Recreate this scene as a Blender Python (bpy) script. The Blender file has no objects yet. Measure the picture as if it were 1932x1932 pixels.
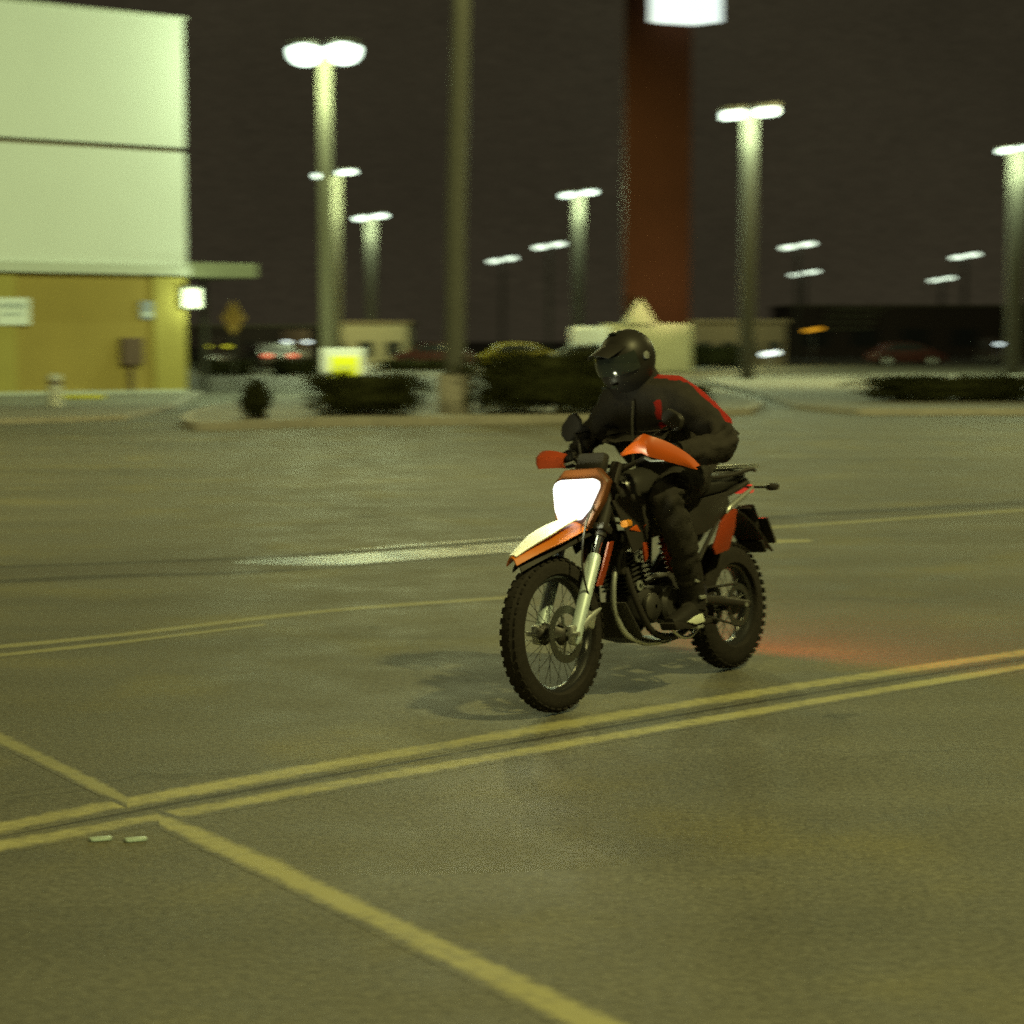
import bpy, bmesh, math, random
from mathutils import Vector, Matrix, noise
from math import radians as RAD, sin, cos, pi, atan2, sqrt
random.seed(7)
S = bpy.context.scene
COL = S.collection

# ------------------------------------------------------------------ camera
F, HCAM, PITCH = 3700.0, 1.62, math.atan(326 / 3700.0)
cd = bpy.data.cameras.new("camera"); cam = bpy.data.objects.new("camera", cd); COL.objects.link(cam)
cam.location = (0, 0, HCAM); cam.rotation_euler = (RAD(90) - PITCH, 0, 0)
cd.sensor_width = 36; cd.lens = 36 * F / 1932; cd.clip_end = 2000
cd.dof.use_dof = True; cd.dof.focus_distance = 7.7; cd.dof.aperture_fstop = 2.6; cd.dof.aperture_ratio = 0.42
S.camera = cam
# ------------------------------------------------------------------ night sky
w = bpy.data.worlds.new("World"); S.world = w; w.use_nodes = True
nt = w.node_tree; bg = nt.nodes["Background"]
tc = nt.nodes.new("ShaderNodeTexCoord"); sep = nt.nodes.new("ShaderNodeSeparateXYZ"); ramp = nt.nodes.new("ShaderNodeValToRGB")
nt.links.new(tc.outputs["Generated"], sep.inputs[0]); nt.links.new(sep.outputs[2], ramp.inputs[0]); 
def sky_noise(scale, det, lo, hi):
    t = nt.nodes.new("ShaderNodeTexNoise"); t.inputs["Scale"].default_value = scale; t.inputs["Detail"].default_value = det; nt.links.new(tc.outputs["Generated"], t.inputs["Vector"])
    q = nt.nodes.new("ShaderNodeMapRange"); q.inputs[1].default_value = .3; q.inputs[2].default_value = .7; q.inputs[3].default_value = lo; q.inputs[4].default_value = hi; nt.links.new(t.outputs["Fac"], q.inputs[0]); return q.outputs[0]
sm_ = nt.nodes.new("ShaderNodeMath"); sm_.operation = 'MULTIPLY'; nt.links.new(sky_noise(9, 4, .88, 1.14), sm_.inputs[0]); nt.links.new(sky_noise(900, 2, .62, 1.38), sm_.inputs[1])
sv_ = nt.nodes.new("ShaderNodeVectorMath"); sv_.operation = 'SCALE'; nt.links.new(ramp.outputs[0], sv_.inputs[0]); nt.links.new(sm_.outputs[0], sv_.inputs["Scale"]); nt.links.new(sv_.outputs[0], bg.inputs[0])
ramp.color_ramp.elements[0].color = (0.0285, 0.0235, 0.0140, 1); ramp.color_ramp.elements[0].position = 0.0
ramp.color_ramp.elements[1].color = (0.0235, 0.0200, 0.0115, 1); ramp.color_ramp.elements[1].position = 0.3
bg.inputs[1].default_value = 1.0
S.view_settings.view_transform = 'Standard'; S.view_settings.look = 'None'; S.view_settings.exposure = 0.0; S.view_settings.gamma = 1
S.cycles.use_denoising = False; S.cycles.sample_clamp_direct = 6.0; S.cycles.sample_clamp_indirect = 2.0

def point(name, loc, energy, color, size=0.15, parent=None):
    l = bpy.data.lights.new(name, 'POINT'); l.energy = energy; l.color = color; l.shadow_soft_size = size
    o = bpy.data.objects.new(name, l); o.location = loc; COL.objects.link(o); o.parent = parent; return o
def spot(name, loc, target, energy, color, angle=120, size=0.3, blend=0.6, parent=None):
    l = bpy.data.lights.new(name, 'SPOT'); l.energy = energy; l.color = color; l.shadow_soft_size = size
    l.spot_size = RAD(angle); l.spot_blend = blend
    o = bpy.data.objects.new(name, l); o.location = loc
    o.rotation_euler = (Vector(target) - Vector(loc)).to_track_quat('-Z', 'Y').to_euler(); COL.objects.link(o); o.parent = parent; return o
WARM = (1.0, 0.93, 0.33); COOL = (0.80, 1.0, 0.54)
# key read off the bike's shadow; other unseen lights added for ground and wall
spot("floodlight_key", (7.4, 3.6, 12.2), (2.0, 10, 0), 7300, WARM, 150, 0.35)
spot("fill_spot_near", (-7, -7, 11), (-1, 8, 0), 2200, WARM, 150, 0.6)
spot("fill_spot_left", (-11.5, 24, 11), (-4, 30, 0), 4200, WARM, 160, 0.6)
spot("fill_spot_right", (15, 30, 11), (8, 34, 0), 6000, WARM, 160, 0.6)
spot("fill_spot_wall", (-1.0, 33, 12.5), (-13, 55, 6.8), 12500, (0.80, 1.0, 0.46), 60, 0.5)

# ------------------------------------------------------------------ pixel helpers (photo of 1932 px) -> ground metres
_D = Vector((0, cos(PITCH), -sin(PITCH))); _R = Vector((1, 0, 0)); _U = Vector((0, sin(PITCH), cos(PITCH))); _C = Vector((0, 0, HCAM))
def ray(u, v):
    d = _D * F + _R * (u - 966) + _U * (966 - v); return d / d.y
def gr(u, v, z=0.0):
    r = ray(u, v); return _C + r * ((z - HCAM) / r.z)
def at(u, v, Y): return _C + ray(u, v) * Y

# ------------------------------------------------------------------ materials
def mat(name, col, rough=0.6, metal=0.0, var=0.15, scale=8.0, bump=0.0, bscale=60.0, emit=None, es=0.0, spec=0.5, coat=0.0):
    m = bpy.data.materials.new(name); m.use_nodes = True; n = m.node_tree.nodes; l = m.node_tree.links
    b = n["Principled BSDF"]; b.inputs["Roughness"].default_value = rough; b.inputs["Metallic"].default_value = metal
    b.inputs["Specular IOR Level"].default_value = spec; b.inputs["Coat Weight"].default_value = coat
    tcn = n.new("ShaderNodeTexCoord"); nz = n.new("ShaderNodeTexNoise"); nz.inputs["Scale"].default_value = scale; nz.inputs["Detail"].default_value = 6
    l.new(tcn.outputs["Object"], nz.inputs["Vector"])
    mx = n.new("ShaderNodeMix"); mx.data_type = 'RGBA'
    mx.inputs[6].default_value = tuple(c * (1 - var) for c in col) + (1,); mx.inputs[7].default_value = tuple(min(1, c * (1 + var)) for c in col) + (1,)
    l.new(nz.outputs["Fac"], mx.inputs[0]); l.new(mx.outputs[2], b.inputs["Base Color"])
    if bump:
        nb = n.new("ShaderNodeTexNoise"); nb.inputs["Scale"].default_value = bscale; nb.inputs["Detail"].default_value = 4
        bp = n.new("ShaderNodeBump"); bp.inputs["Strength"].default_value = bump; bp.inputs["Distance"].default_value = 0.01
        l.new(tcn.outputs["Object"], nb.inputs["Vector"]); l.new(nb.outputs["Fac"], bp.inputs["Height"]); l.new(bp.outputs[0], b.inputs["Normal"])
    if emit:
        b.inputs["Emission Color"].default_value = emit + (1,); b.inputs["Emission Strength"].default_value = es
    return m
def road(name, col=None, wear=0.5, tone=(0.099, 0.097, 0.079), rough=(.62, .8), edge=.35, spec=.26):
    # asphalt; with col: the same asphalt under worn paint whose edges have rubbed away
    m = bpy.data.materials.new(name); m.use_nodes = True; n = m.node_tree.nodes; l = m.node_tree.links
    b = n["Principled BSDF"]; b.inputs["Specular IOR Level"].default_value = spec
    g = n.new("ShaderNodeNewGeometry")
    def nz(scale, det, rgh=0.55, src=None):
        t = n.new("ShaderNodeTexNoise"); t.inputs["Scale"].default_value = scale; t.inputs["Detail"].default_value = det; t.inputs["Roughness"].default_value = rgh
        l.new(src or g.outputs["Position"], t.inputs["Vector"]); return t.outputs["Fac"]
    def mapped(rot, sc):
        mp = n.new("ShaderNodeMapping"); mp.inputs["Rotation"].default_value = (0, 0, RAD(rot)); mp.inputs["Scale"].default_value = sc; l.new(g.outputs["Position"], mp.inputs["Vector"]); return mp.outputs[0]
    big = nz(0.3, 4); mid = nz(2.0, 5, 0.6); fine = nz(85, 2, 0.7); grit = nz(30, 2, .6); st = nz(1.0, 5, .55, mapped(-20, (0.10, 1.0, 1)))
    def mrange(src, a, bb, c, d):
        q = n.new("ShaderNodeMapRange"); q.inputs[1].default_value = a; q.inputs[2].default_value = bb; q.inputs[3].default_value = c; q.inputs[4].default_value = d
        l.new(src, q.inputs[0]); return q.outputs[0]
    def op(o, a, bb, c=None):
        q = n.new("ShaderNodeMath"); q.operation = o
        for i, v in enumerate((a, bb, c)):
            if v is None: continue
            if isinstance(v, (int, float)): q.inputs[i].default_value = v
            else: l.new(v, q.inputs[i])
        return q.outputs[0]
    v = op('MULTIPLY', op('MULTIPLY', mrange(big, .3, .7, .86, 1.14), mrange(mid, .3, .7, .9, 1.1)), op('MULTIPLY', op("MULTIPLY", mrange(fine, .3, .7, .50, 1.50), mrange(grit, .3, .7, .78, 1.22)), mrange(st, .3, .7, .84, 1.16)))
    if name == "asphalt":    # old cracks sealed or open, thin and sparse
        vo = n.new("ShaderNodeTexVoronoi"); vo.feature = 'DISTANCE_TO_EDGE'; vo.inputs["Scale"].default_value = .22
        wv = n.new("ShaderNodeVectorMath"); wv.operation = 'ADD'; nn_ = n.new("ShaderNodeTexNoise"); nn_.inputs["Scale"].default_value = 1.3; nn_.inputs["Detail"].default_value = 5
        l.new(g.outputs["Position"], nn_.inputs["Vector"]); l.new(g.outputs["Position"], wv.inputs[0]); l.new(nn_.outputs["Color"], wv.inputs[1]); l.new(wv.outputs[0], vo.inputs["Vector"])
        ck = mrange(vo.outputs["Distance"], .0015, .006, .72, 1.0); v = op('MULTIPLY', v, op('MAXIMUM', ck, mrange(big, .42, .5, .8, 1.0)))
    hs = n.new("ShaderNodeVectorMath"); hs.operation = 'SCALE'; hs.inputs[0].default_value = tone; l.new(v, hs.inputs["Scale"])
    sp_ = nz(1.7, 2, .5); v2 = mrange(sp_, .70, .735, 1.0, .62); h2 = n.new("ShaderNodeVectorMath"); h2.operation = 'SCALE'; l.new(hs.outputs[0], h2.inputs[0]); l.new(v2, h2.inputs["Scale"]); hs = h2
    sm = n.new("ShaderNodeMix"); sm.data_type = 'RGBA'; sm.blend_type = 'MULTIPLY'; sm.inputs[7].default_value = (1.22, 1.16, .86, 1); l.new(hs.outputs[0], sm.inputs[6])
    l.new(mrange(nz(.9, 3, .5), .52, .68, 0, 1), sm.inputs[0]); out = sm.outputs[2]; l.new(mrange(mid, .3, .7, *rough), b.inputs["Roughness"])
    if col:
        uv = n.new("ShaderNodeUVMap"); sx = n.new("ShaderNodeSeparateXYZ"); l.new(uv.outputs[0], sx.inputs[0])
        d = op('ABSOLUTE', op('SUBTRACT', sx.outputs[1], .5), None)            # 0 centre .. .5 edge
        wearn = op('MULTIPLY_ADD', nz(16, 8, .75), 1.0, op('MULTIPLY', nz(1.1, 3), .6))
        fac = op('SUBTRACT', wearn, op('MULTIPLY', mrange(d, .5 - edge, .5, 0, 1), .55))
        fac = mrange(fac, wear + .02, wear + .42, 0, 1)
        mx = n.new("ShaderNodeMix"); mx.data_type = 'RGBA'; mx.inputs[7].default_value = col + (1,); l.new(out, mx.inputs[6]); l.new(fac, mx.inputs[0]); out = mx.outputs[2]
    l.new(out, b.inputs["Base Color"])
    bp = n.new("ShaderNodeBump"); bp.inputs["Strength"].default_value = 0.45; bp.inputs["Distance"].default_value = 0.004
    l.new(fine, bp.inputs["Height"]); l.new(bp.outputs[0], b.inputs["Normal"])
    return m
M = dict(
    asphalt=road("asphalt"), yellow=road("road_yellow", (0.32, 0.30, 0.15), .42), pale=road("road_cream", (0.30, 0.285, 0.15), .36),
    faint=road("road_worn", (0.24, 0.23, 0.13), .38), seam=road("tar_seam", (0.04, 0.038, 0.033), .30), 
    gutter=road("gutter_surface", None, tone=(.085, .088, .082), rough=(.22, .42), spec=.7), gutterdry=road("gutter_dry", None, tone=(.078, .074, .062), rough=(.6, .8)),
    kerb=mat("kerb_concrete", (0.30, 0.29, 0.26), 0.8, var=.25, scale=3, bump=.3), island=mat("island_concrete", (0.17, 0.165, 0.14), 0.85, var=.35, scale=1.5, bump=.3),
    panel=mat("pale_stucco", (0.56, 0.60, 0.60), 0.85, var=.05, scale=.6, bump=.25, bscale=40), ochre=mat("ochre_stucco", (0.27, 0.205, 0.05), 0.85, var=.16, scale=.7, bump=.3, bscale=35),
    ochre2=mat("ochre_pier", (0.30, 0.26, 0.065), 0.85, var=.12, scale=.8, bump=.3), groove=mat("reveal_joint", (0.20, 0.17, 0.14), 0.8), grey=mat("grey_trim", (0.42, 0.45, 0.42), 0.7),
    red=mat("red_fascia", (0.07, 0.010, 0.007), 0.7), redcol=mat("red_metal", (0.030, 0.011, 0.006), 0.85, spec=.04, var=.2, scale=.5), darkbox=mat("brown_box", (0.085, 0.05, 0.035), 0.6),
    white=mat("white_paint", (0.75, 0.75, 0.72), 0.6), signw=mat("pale_sign", (0.62, 0.68, 0.70), 0.5), signtx=mat("grey_lettering", (0.25, 0.30, 0.33), 0.6), signb=mat("blue_grey_sign", (0.22, 0.25, 0.33), 0.5),
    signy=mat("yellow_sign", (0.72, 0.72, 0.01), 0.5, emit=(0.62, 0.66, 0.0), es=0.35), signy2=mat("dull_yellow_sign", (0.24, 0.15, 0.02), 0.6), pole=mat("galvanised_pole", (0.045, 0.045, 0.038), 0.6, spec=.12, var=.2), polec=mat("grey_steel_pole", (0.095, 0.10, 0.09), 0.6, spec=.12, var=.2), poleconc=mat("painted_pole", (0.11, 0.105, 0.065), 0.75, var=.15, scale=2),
    lampw=mat("lamp_lens", (0.8, 0.8, 0.8), 0.4, emit=(0.78, 1.0, 0.82), es=3.2), lampsmall=mat("small_lamp_lens", (0.8, 0.8, 0.8), 0.4, emit=(0.80, 0.97, 0.74), es=2.6),
    wallpack=mat("wall_lamp_lens", (0.8, 0.8, 0.8), 0.4, emit=(0.50, 0.70, 0.42), es=1.0), signbox=mat("lit_sign_face", (0.8, 0.8, 0.8), 0.4, emit=(0.80, 0.95, 0.93), es=1.05, var=.02),
    housing=mat("lamp_housing", (0.12, 0.12, 0.11), 0.5), leaf=mat("hedge_leaf", (0.026, 0.029, 0.011), 0.95, spec=.08, var=.5, scale=6), twig=mat("twigs", (0.04, 0.032, 0.02), .9),
    store=mat("pale_store_wall", (0.20, 0.19, 0.13), .8, var=.2, scale=.3), store2=mat("brown_store_wall", (0.085, 0.07, 0.045), .8, var=.3, scale=.4), darkwall=mat("dark_wall", (0.030, 0.018, 0.014), .8, var=.3), louvre=mat("louvre", (0.10, 0.10, 0.06), .7),
    canopym=mat("canopy_fascia", (0.13, 0.14, 0.085), .8), base=mat("pale_stone_base", (0.20, 0.21, 0.14), .8, var=.2, scale=.8),
    # motorcycle
    rubber=mat("tyre_rubber", (0.025, 0.022, 0.019), 0.85, spec=.12, var=.3, scale=30, bump=.3), black=mat("black_plastic", (0.030, 0.027, 0.024), 0.5, spec=.2, var=.2), blackg=mat("black_gloss", (0.03, 0.028, 0.025), 0.3, var=.1),
    orange=mat("orange_plastic", (0.48, 0.080, 0.005), 0.4, var=.1), orangered=mat("orange_red_plastic", (0.27, 0.035, 0.006), 0.45, var=.1), fendlit=mat("overlit_orange_fender", (0.52, 0.135, 0.008), .4), maskfringe=mat("headlight_fringe_tint", (0.10, 0.03, 0.006), .5), silver=mat("satin_aluminium", (0.55, 0.58, 0.55), 0.38, metal=.75, var=.08),  # fender amber and mask brown carry the headlight's glare in their colour
    forkw=mat("silver_fork_paint", (0.50, 0.60, 0.62), 0.45, metal=.25), chrome=mat("chrome", (0.75, 0.78, 0.76), 0.16, metal=1, var=.03), rim=mat("dark_rim", (0.10, 0.10, 0.10), 0.28, metal=.8), spoke=mat("steel_spoke", (0.16, 0.165, 0.15), 0.4, metal=.9),
    engine=mat("engine_casting", (0.05, 0.047, 0.042), 0.5, metal=.4, var=.3, scale=20), beakwash=mat("headlight_washed_fender", (0.80, 0.80, 0.66), 0.4), headl=mat("headlamp_lens", (0.9, 0.9, 0.9), .2, emit=(0.90, 1.0, 1.0), es=2.0),  # pale fender colour holds the headlight's wash
    taill=mat("tail_lamp_lens", (0.5, 0.02, 0.02), .3, emit=(1, .08, .04), es=.5), amber=mat("amber_lens", (0.6, 0.22, 0.02), .3), seat=mat("seat_vinyl", (0.02, 0.019, 0.017), .55, spec=.12, bump=.2, bscale=120), shroudhl=mat("shroud_highlight", (0.30, 0.24, 0.05), .5),
    mkbody=mat("grey_green_marker", (.34, .42, .36), .5), sole=mat("pale_sole", (0.62, 0.66, 0.55), .6), jacket=mat("black_jacket_fabric", (0.030, 0.026, 0.023), 0.8, spec=.12, var=.3, scale=25, bump=.4, bscale=150), redp=mat("red_jacket_panel", (0.26, 0.016, 0.013), .75, var=.25, scale=20, bump=.3, bscale=120), trousers=mat("dark_trousers", (0.028, 0.025, 0.022), .85, spec=.12, var=.3, scale=20, bump=.4, bscale=120),
    helmet=mat("black_helmet_shell", (0.020, 0.018, 0.016), .42, spec=.2), visor=mat("smoked_visor", (0.02, 0.024, 0.02), .12), boot=mat("black_boot_leather", (0.022, 0.02, 0.018), .5, spec=.12, bump=.3), glove=mat("black_glove", (0.022, 0.02, 0.018), .75, spec=.12),
    carw=mat("white_car_paint", (0.45, 0.5, 0.5), .35), cary=mat("yellow_car_paint", (0.30, 0.26, 0.02), .35), card=mat("dark_car_paint", (0.03, 0.022, 0.02), .3), carr=mat("dark_red_car_paint", (0.045, 0.012, 0.009), .3), glass=mat("car_glass", (0.02, 0.022, 0.022), .1),
    redlamp=mat("red_car_lamp", (0.5, .05, .04), .4, emit=(0.9, .22, .10), es=1.6), whitelamp=mat("white_car_lamp", (0.8, .8, .8), .4, emit=(0.75, .9, .9), es=2.2), orangelamp=mat("orange_lamp", (0.5, .3, .04), .4, emit=(0.75, .33, .01), es=1.3), yellowlamp=mat("yellow_lamp", (0.5, .5, .04), .4, emit=(0.45, .42, .01), es=1.2),
    glassmk=mat("marker_lens", (0.5, .65, .6), .25), kyellow=mat("kerb_yellow", (0.42, 0.38, 0.03), .7),
)

# ------------------------------------------------------------------ mesh helpers
def link(name, bm, m, parent=None, smooth=True, mats=None):
    me = bpy.data.meshes.new(name); bmesh.ops.recalc_face_normals(bm, faces=bm.faces); bm.to_mesh(me); bm.free()
    for p in me.polygons: p.use_smooth = smooth
    for x in (mats or [m]): me.materials.append(x)
    if smooth: 
        try: me.set_sharp_from_angle(angle=RAD(38))
        except Exception: pass
    o = bpy.data.objects.new(name, me); COL.objects.link(o); o.parent = parent; return o
def tag(o, label=None, cat=None, group=None, kind=None):
    if label: o["label"] = label
    if cat: o["category"] = cat
    if group: o["group"] = group
    if kind: o["kind"] = kind
    return o
def thing(name, label, cat, loc=(0, 0, 0), rz=0.0, group=None):
    o = bpy.data.objects.new(name, None); COL.objects.link(o); o.location = loc; o.rotation_euler = (0, 0, rz); o.empty_display_size = .1
    return tag(o, label, cat, group)
def box(bm, c, s, bev=0.0, rot=None):
    mtx = Matrix.Translation(Vector(c)) @ (rot.to_4x4() if rot else Matrix.Identity(4)) @ Matrix.Diagonal((s[0], s[1], s[2], 1))
    r = bmesh.ops.create_cube(bm, size=1, matrix=mtx)
    if bev:
        es = list({e for v in r["verts"] for e in v.link_edges}); bmesh.ops.bevel(bm, geom=es, offset=bev, segments=2, affect='EDGES', profile=.5)
def rings(bm, rs, cap=True, close=False):
    vr = [[bm.verts.new(p) for p in r] for r in rs]; n = len(rs[0])
    k = len(vr)
    for i in range(k if close else k - 1):
        a, b = vr[i], vr[(i + 1) % k]
        for j in range(n):
            try: bm.faces.new((a[j], a[(j + 1) % n], b[(j + 1) % n], b[j]))
            except ValueError: pass
    if cap and not close:
        bm.faces.new(list(reversed(vr[0]))); bm.faces.new(vr[-1])
def spline(pts, n=6):
    P = [Vector(p) for p in pts]; out = []
    if len(P) < 3: return P
    for i in range(len(P) - 1):
        p0 = P[max(i - 1, 0)]; p1 = P[i]; p2 = P[i + 1]; p3 = P[min(i + 2, len(P) - 1)]
        for k in range(n):
            t = k / n; out.append(.5 * ((2 * p1) + (p2 - p0) * t + (2 * p0 - 5 * p1 + 4 * p2 - p3) * t * t + (3 * p1 - p0 - 3 * p2 + p3) * t ** 3))
    out.append(P[-1]); return out
def tube(bm, pts, r, seg=10, smooth=0, cap=True):
    P = spline(pts, smooth) if smooth else [Vector(p) for p in pts]
    n = len(P); rr = r if isinstance(r, (list, tuple)) else [r] * n
    if len(rr) != n:
        m_ = len(rr) - 1; rr = [rr[min(int(i / (n - 1) * m_), m_ - 1)] * (1 - (i / (n - 1) * m_ - min(int(i / (n - 1) * m_), m_ - 1))) + rr[min(int(i / (n - 1) * m_), m_ - 1) + 1] * (i / (n - 1) * m_ - min(int(i / (n - 1) * m_), m_ - 1)) for i in range(n)]
    t0 = (P[1] - P[0]).normalized(); nn = t0.orthogonal().normalized(); rs = []
    for i in range(n):
        t = (P[min(i + 1, n - 1)] - P[max(i - 1, 0)]).normalized(); nn = (nn - t * nn.dot(t)).normalized(); b = t.cross(nn)
        rs.append([P[i] + (nn * cos(2 * pi * j / seg) + b * sin(2 * pi * j / seg)) * rr[i] for j in range(seg)])
    rings(bm, rs, cap)
def lathe_y(bm, prof, c, seg=48, close=False):
    # profile of (radius, y) turned around the y axis through c
    rs = []
    for k in range(seg):
        a = 2 * pi * k / seg; rs.append([Vector((c[0] + r * cos(a), c[1] + y, c[2] + r * sin(a))) for r, y in prof])
    vr = [[bm.verts.new(p) for p in r] for r in rs]; n = len(prof)
    for i in range(seg):
        a, b = vr[i], vr[(i + 1) % seg]
        for j in range(n if close else n - 1):
            bm.faces.new((a[j], a[(j + 1) % n], b[(j + 1) % n], b[j]))
def lathe_z(bm, prof, c, seg=24):
    vr = []
    for r, z in prof: vr.append([bm.verts.new((c[0] + r * cos(2 * pi * k / seg), c[1] + r * sin(2 * pi * k / seg), c[2] + z)) for k in range(seg)])
    for i in range(len(vr) - 1):
        for k in range(seg): bm.faces.new((vr[i][k], vr[i][(k + 1) % seg], vr[i + 1][(k + 1) % seg], vr[i + 1][k]))
    bm.faces.new(list(reversed(vr[0]))); bm.faces.new(vr[-1])
def prism(bm, poly, y0, y1, bev=0.0):
    # poly in (x, z) extruded along y
    a = [bm.verts.new((x, y0, z)) for x, z in poly]; b = [bm.verts.new((x, y1, z)) for x, z in poly]; n = len(poly)
    fs = [bm.faces.new(a), bm.faces.new(list(reversed(b)))] + [bm.faces.new((a[i], b[i], b[(i + 1) % n], a[(i + 1) % n])) for i in range(n)]
    if bev:
        es = list({e for f in fs for e in f.edges}); bmesh.ops.bevel(bm, geom=es, offset=bev, segments=2, affect='EDGES', profile=.5)
def loft(bm, secs, seg=20, p=2.6):
    # secs: (x, zc, half width, half height) superellipse sections along x; optional 5th = y centre
    rs = []
    for s in secs:
        x, zc, hw, hh = s[:4]; yc = s[4] if len(s) > 4 else 0; r = []
        for j in range(seg):
            a = 2 * pi * j / seg; ca, sa = cos(a), sin(a)
            r.append(Vector((x, yc + hw * math.copysign(abs(ca) ** (2 / p), ca), zc + hh * math.copysign(abs(sa) ** (2 / p), sa))))
        rs.append(r)
    rings(bm, rs)
def plate(bm, grid, th):
    # grid[i][j] of points; solid sheet of thickness th
    g = [[Vector(p) for p in r] for r in grid]; ni, nj = len(g), len(g[0]); top = []; bot = []
    for i in range(ni):
        tr = []; br = []
        for j in range(nj):
            du = g[min(i + 1, ni - 1)][j] - g[max(i - 1, 0)][j]; dv = g[i][min(j + 1, nj - 1)] - g[i][max(j - 1, 0)][j] if False else g[i][min(j + 1, nj - 1)] - g[i][max(j - 1, 0)]
            nn = du.cross(dv).normalized() * th / 2; tr.append(bm.verts.new(g[i][j] + nn)); br.append(bm.verts.new(g[i][j] - nn))
        top.append(tr); bot.append(br)
    for i in range(ni - 1):
        for j in range(nj - 1):
            bm.faces.new((top[i][j], top[i + 1][j], top[i + 1][j + 1], top[i][j + 1])); bm.faces.new((bot[i][j], bot[i][j + 1], bot[i + 1][j + 1], bot[i + 1][j]))
    for i in range(ni - 1):
        bm.faces.new((top[i][0], bot[i][0], bot[i + 1][0], top[i + 1][0])); bm.faces.new((top[i][-1], top[i + 1][-1], bot[i + 1][-1], bot[i][-1]))
    for j in range(nj - 1):
        bm.faces.new((top[0][j], top[0][j + 1], bot[0][j + 1], bot[0][j])); bm.faces.new((top[-1][j], bot[-1][j], bot[-1][j + 1], top[-1][j + 1]))
def skinmesh(name, joints, edges, m, parent, sub=2, wrinkle=0.0, wscale=9.0, mats=None, attr=None, folds=()):
    me = bpy.data.meshes.new(name + "_skeleton"); names = list(joints); idx = {k: i for i, k in enumerate(names)}
    me.from_pydata([joints[k][0] for k in names], [(idx[a], idx[b]) for a, b in edges], []); me.update()
    o = bpy.data.objects.new(name, me); COL.objects.link(o)
    md = o.modifiers.new("skin", 'SKIN'); md.use_smooth_shade = True
    for i, k in enumerate(names):
        r = joints[k][1]; me.skin_vertices[0].data[i].radius = r if isinstance(r, tuple) else (r, r); me.skin_vertices[0].data[i].use_root = (i == 0)
    ss = o.modifiers.new("sub", 'SUBSURF'); ss.levels = sub; ss.render_levels = sub
    dg = bpy.context.evaluated_depsgraph_get(); dg.update()
    nm = bpy.data.meshes.new_from_object(o.evaluated_get(dg)); nm.name = name
    bpy.data.objects.remove(o); bpy.data.meshes.remove(me)
    if attr:
        at_ = nm.attributes.new("panel", 'FLOAT', 'POINT')
        for i, v in enumerate(nm.vertices): at_.data[i].value = attr(v.co)
    if folds:
        nr = [v.normal.copy() for v in nm.vertices]
        for v, q_ in zip(nm.vertices, nr):
            c = v.co.copy()
            for p, q, tj, wd, amp in folds:          # creases that ring a limb near a joint
                d = q - p; L_ = d.length; t = (c - p).dot(d) / L_; f = p + d * max(0, min(1, t / L_)); near = (c - f).length
                if near > .17: continue
                ph = t * 88 + 7 * noise.noise(c * 8) + 2.5 * noise.noise(c * 21)
                v.co += q_ * amp * (sin(ph) - .5 * abs(sin(ph * .5))) * math.exp(-((t - tj) / wd) ** 2)
    if wrinkle:
        nrm = [v.normal.copy() for v in nm.vertices]
        for v, q in zip(nm.vertices, nrm):
            c = v.co; d = noise.noise(c * wscale) * .6 + noise.noise(Vector((c.x * wscale * 2.6, c.y * wscale * 2.0, c.z * wscale * 3.4))) * .4 
            d -= .55 * (1 - abs(noise.noise(Vector((c.x * 5, c.y * 5, c.z * 13 + c.x * 9))))) ** 5
            v.co = c + q * d * wrinkle
    for x in (mats or [m]): nm.materials.append(x)
    for p in nm.polygons:
        p.use_smooth = True
    o = bpy.data.objects.new(name, nm); COL.objects.link(o); o.parent = parent; return o

# ------------------------------------------------------------------ ground, markings, kerbs
bm = bmesh.new(); bmesh.ops.create_grid(bm, x_segments=2, y_segments=2, size=700, matrix=Matrix.Translation((0, 500, 0)))
tag(link("asphalt_ground", bm, M["asphalt"], smooth=False), kind="structure")
def strip(name, pts, m, z, sub=6):
    # pts: (u, v, half thickness in px)
    P = spline([(u, v, t) for u, v, t in pts], sub); bm = bmesh.new(); a = []; b = []
    for p in P: a.append(bm.verts.new(gr(p.x, p.y - p.z * 1.45, z))); b.append(bm.verts.new(gr(p.x, p.y + p.z * 1.45, z)))
    uvl = bm.loops.layers.uv.new("UVMap")
    for i in range(len(P) - 1):
        f = bm.faces.new((a[i], b[i], b[i + 1], a[i + 1]))
        for lp_, q in zip(f.loops, ((i, 0), (i, 1), (i + 1, 1), (i + 1, 0))): lp_[uvl].uv = q
    o = link(name, bm, m, smooth=False); tag(o, kind="structure"); return o
strip("road_marking_yellow_line", [(u_, 1561 - .196 * u_ + 1.3e-5 * u_ * u_, 12 - 2.7 * u_ / 1000) for u_ in range(-260, 2301, 160)], M["yellow"], .0005)
strip("road_marking_yellow_line", [(u_, 1596 - .185 * u_ + .5e-5 * u_ * u_, 11.5 - 2.8 * u_ / 1000) for u_ in range(-260, 2301, 160)], M["yellow"], .0005)
strip("road_marking_yellow_seam", [(u_, 1578.5 - .1905 * u_ + .9e-5 * u_ * u_, 3.2 - .7 * u_ / 1000) for u_ in range(-260, 2301, 160)], M["seam"], .0003)
strip("road_marking_diagonal_line", [(-200, 1310, 9), (0, 1394, 11), (150, 1466, 12), (240, 1512, 9)], M["faint"], .0007)
strip("road_marking_diagonal_line", [(300, 1546, 12), (360, 1571, 16), (510, 1637, 19), (660, 1709, 21), (810, 1781, 24), (960, 1853, 26), (1180, 1962, 30), (1400, 2070, 34)], M["pale"], .0007)
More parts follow.
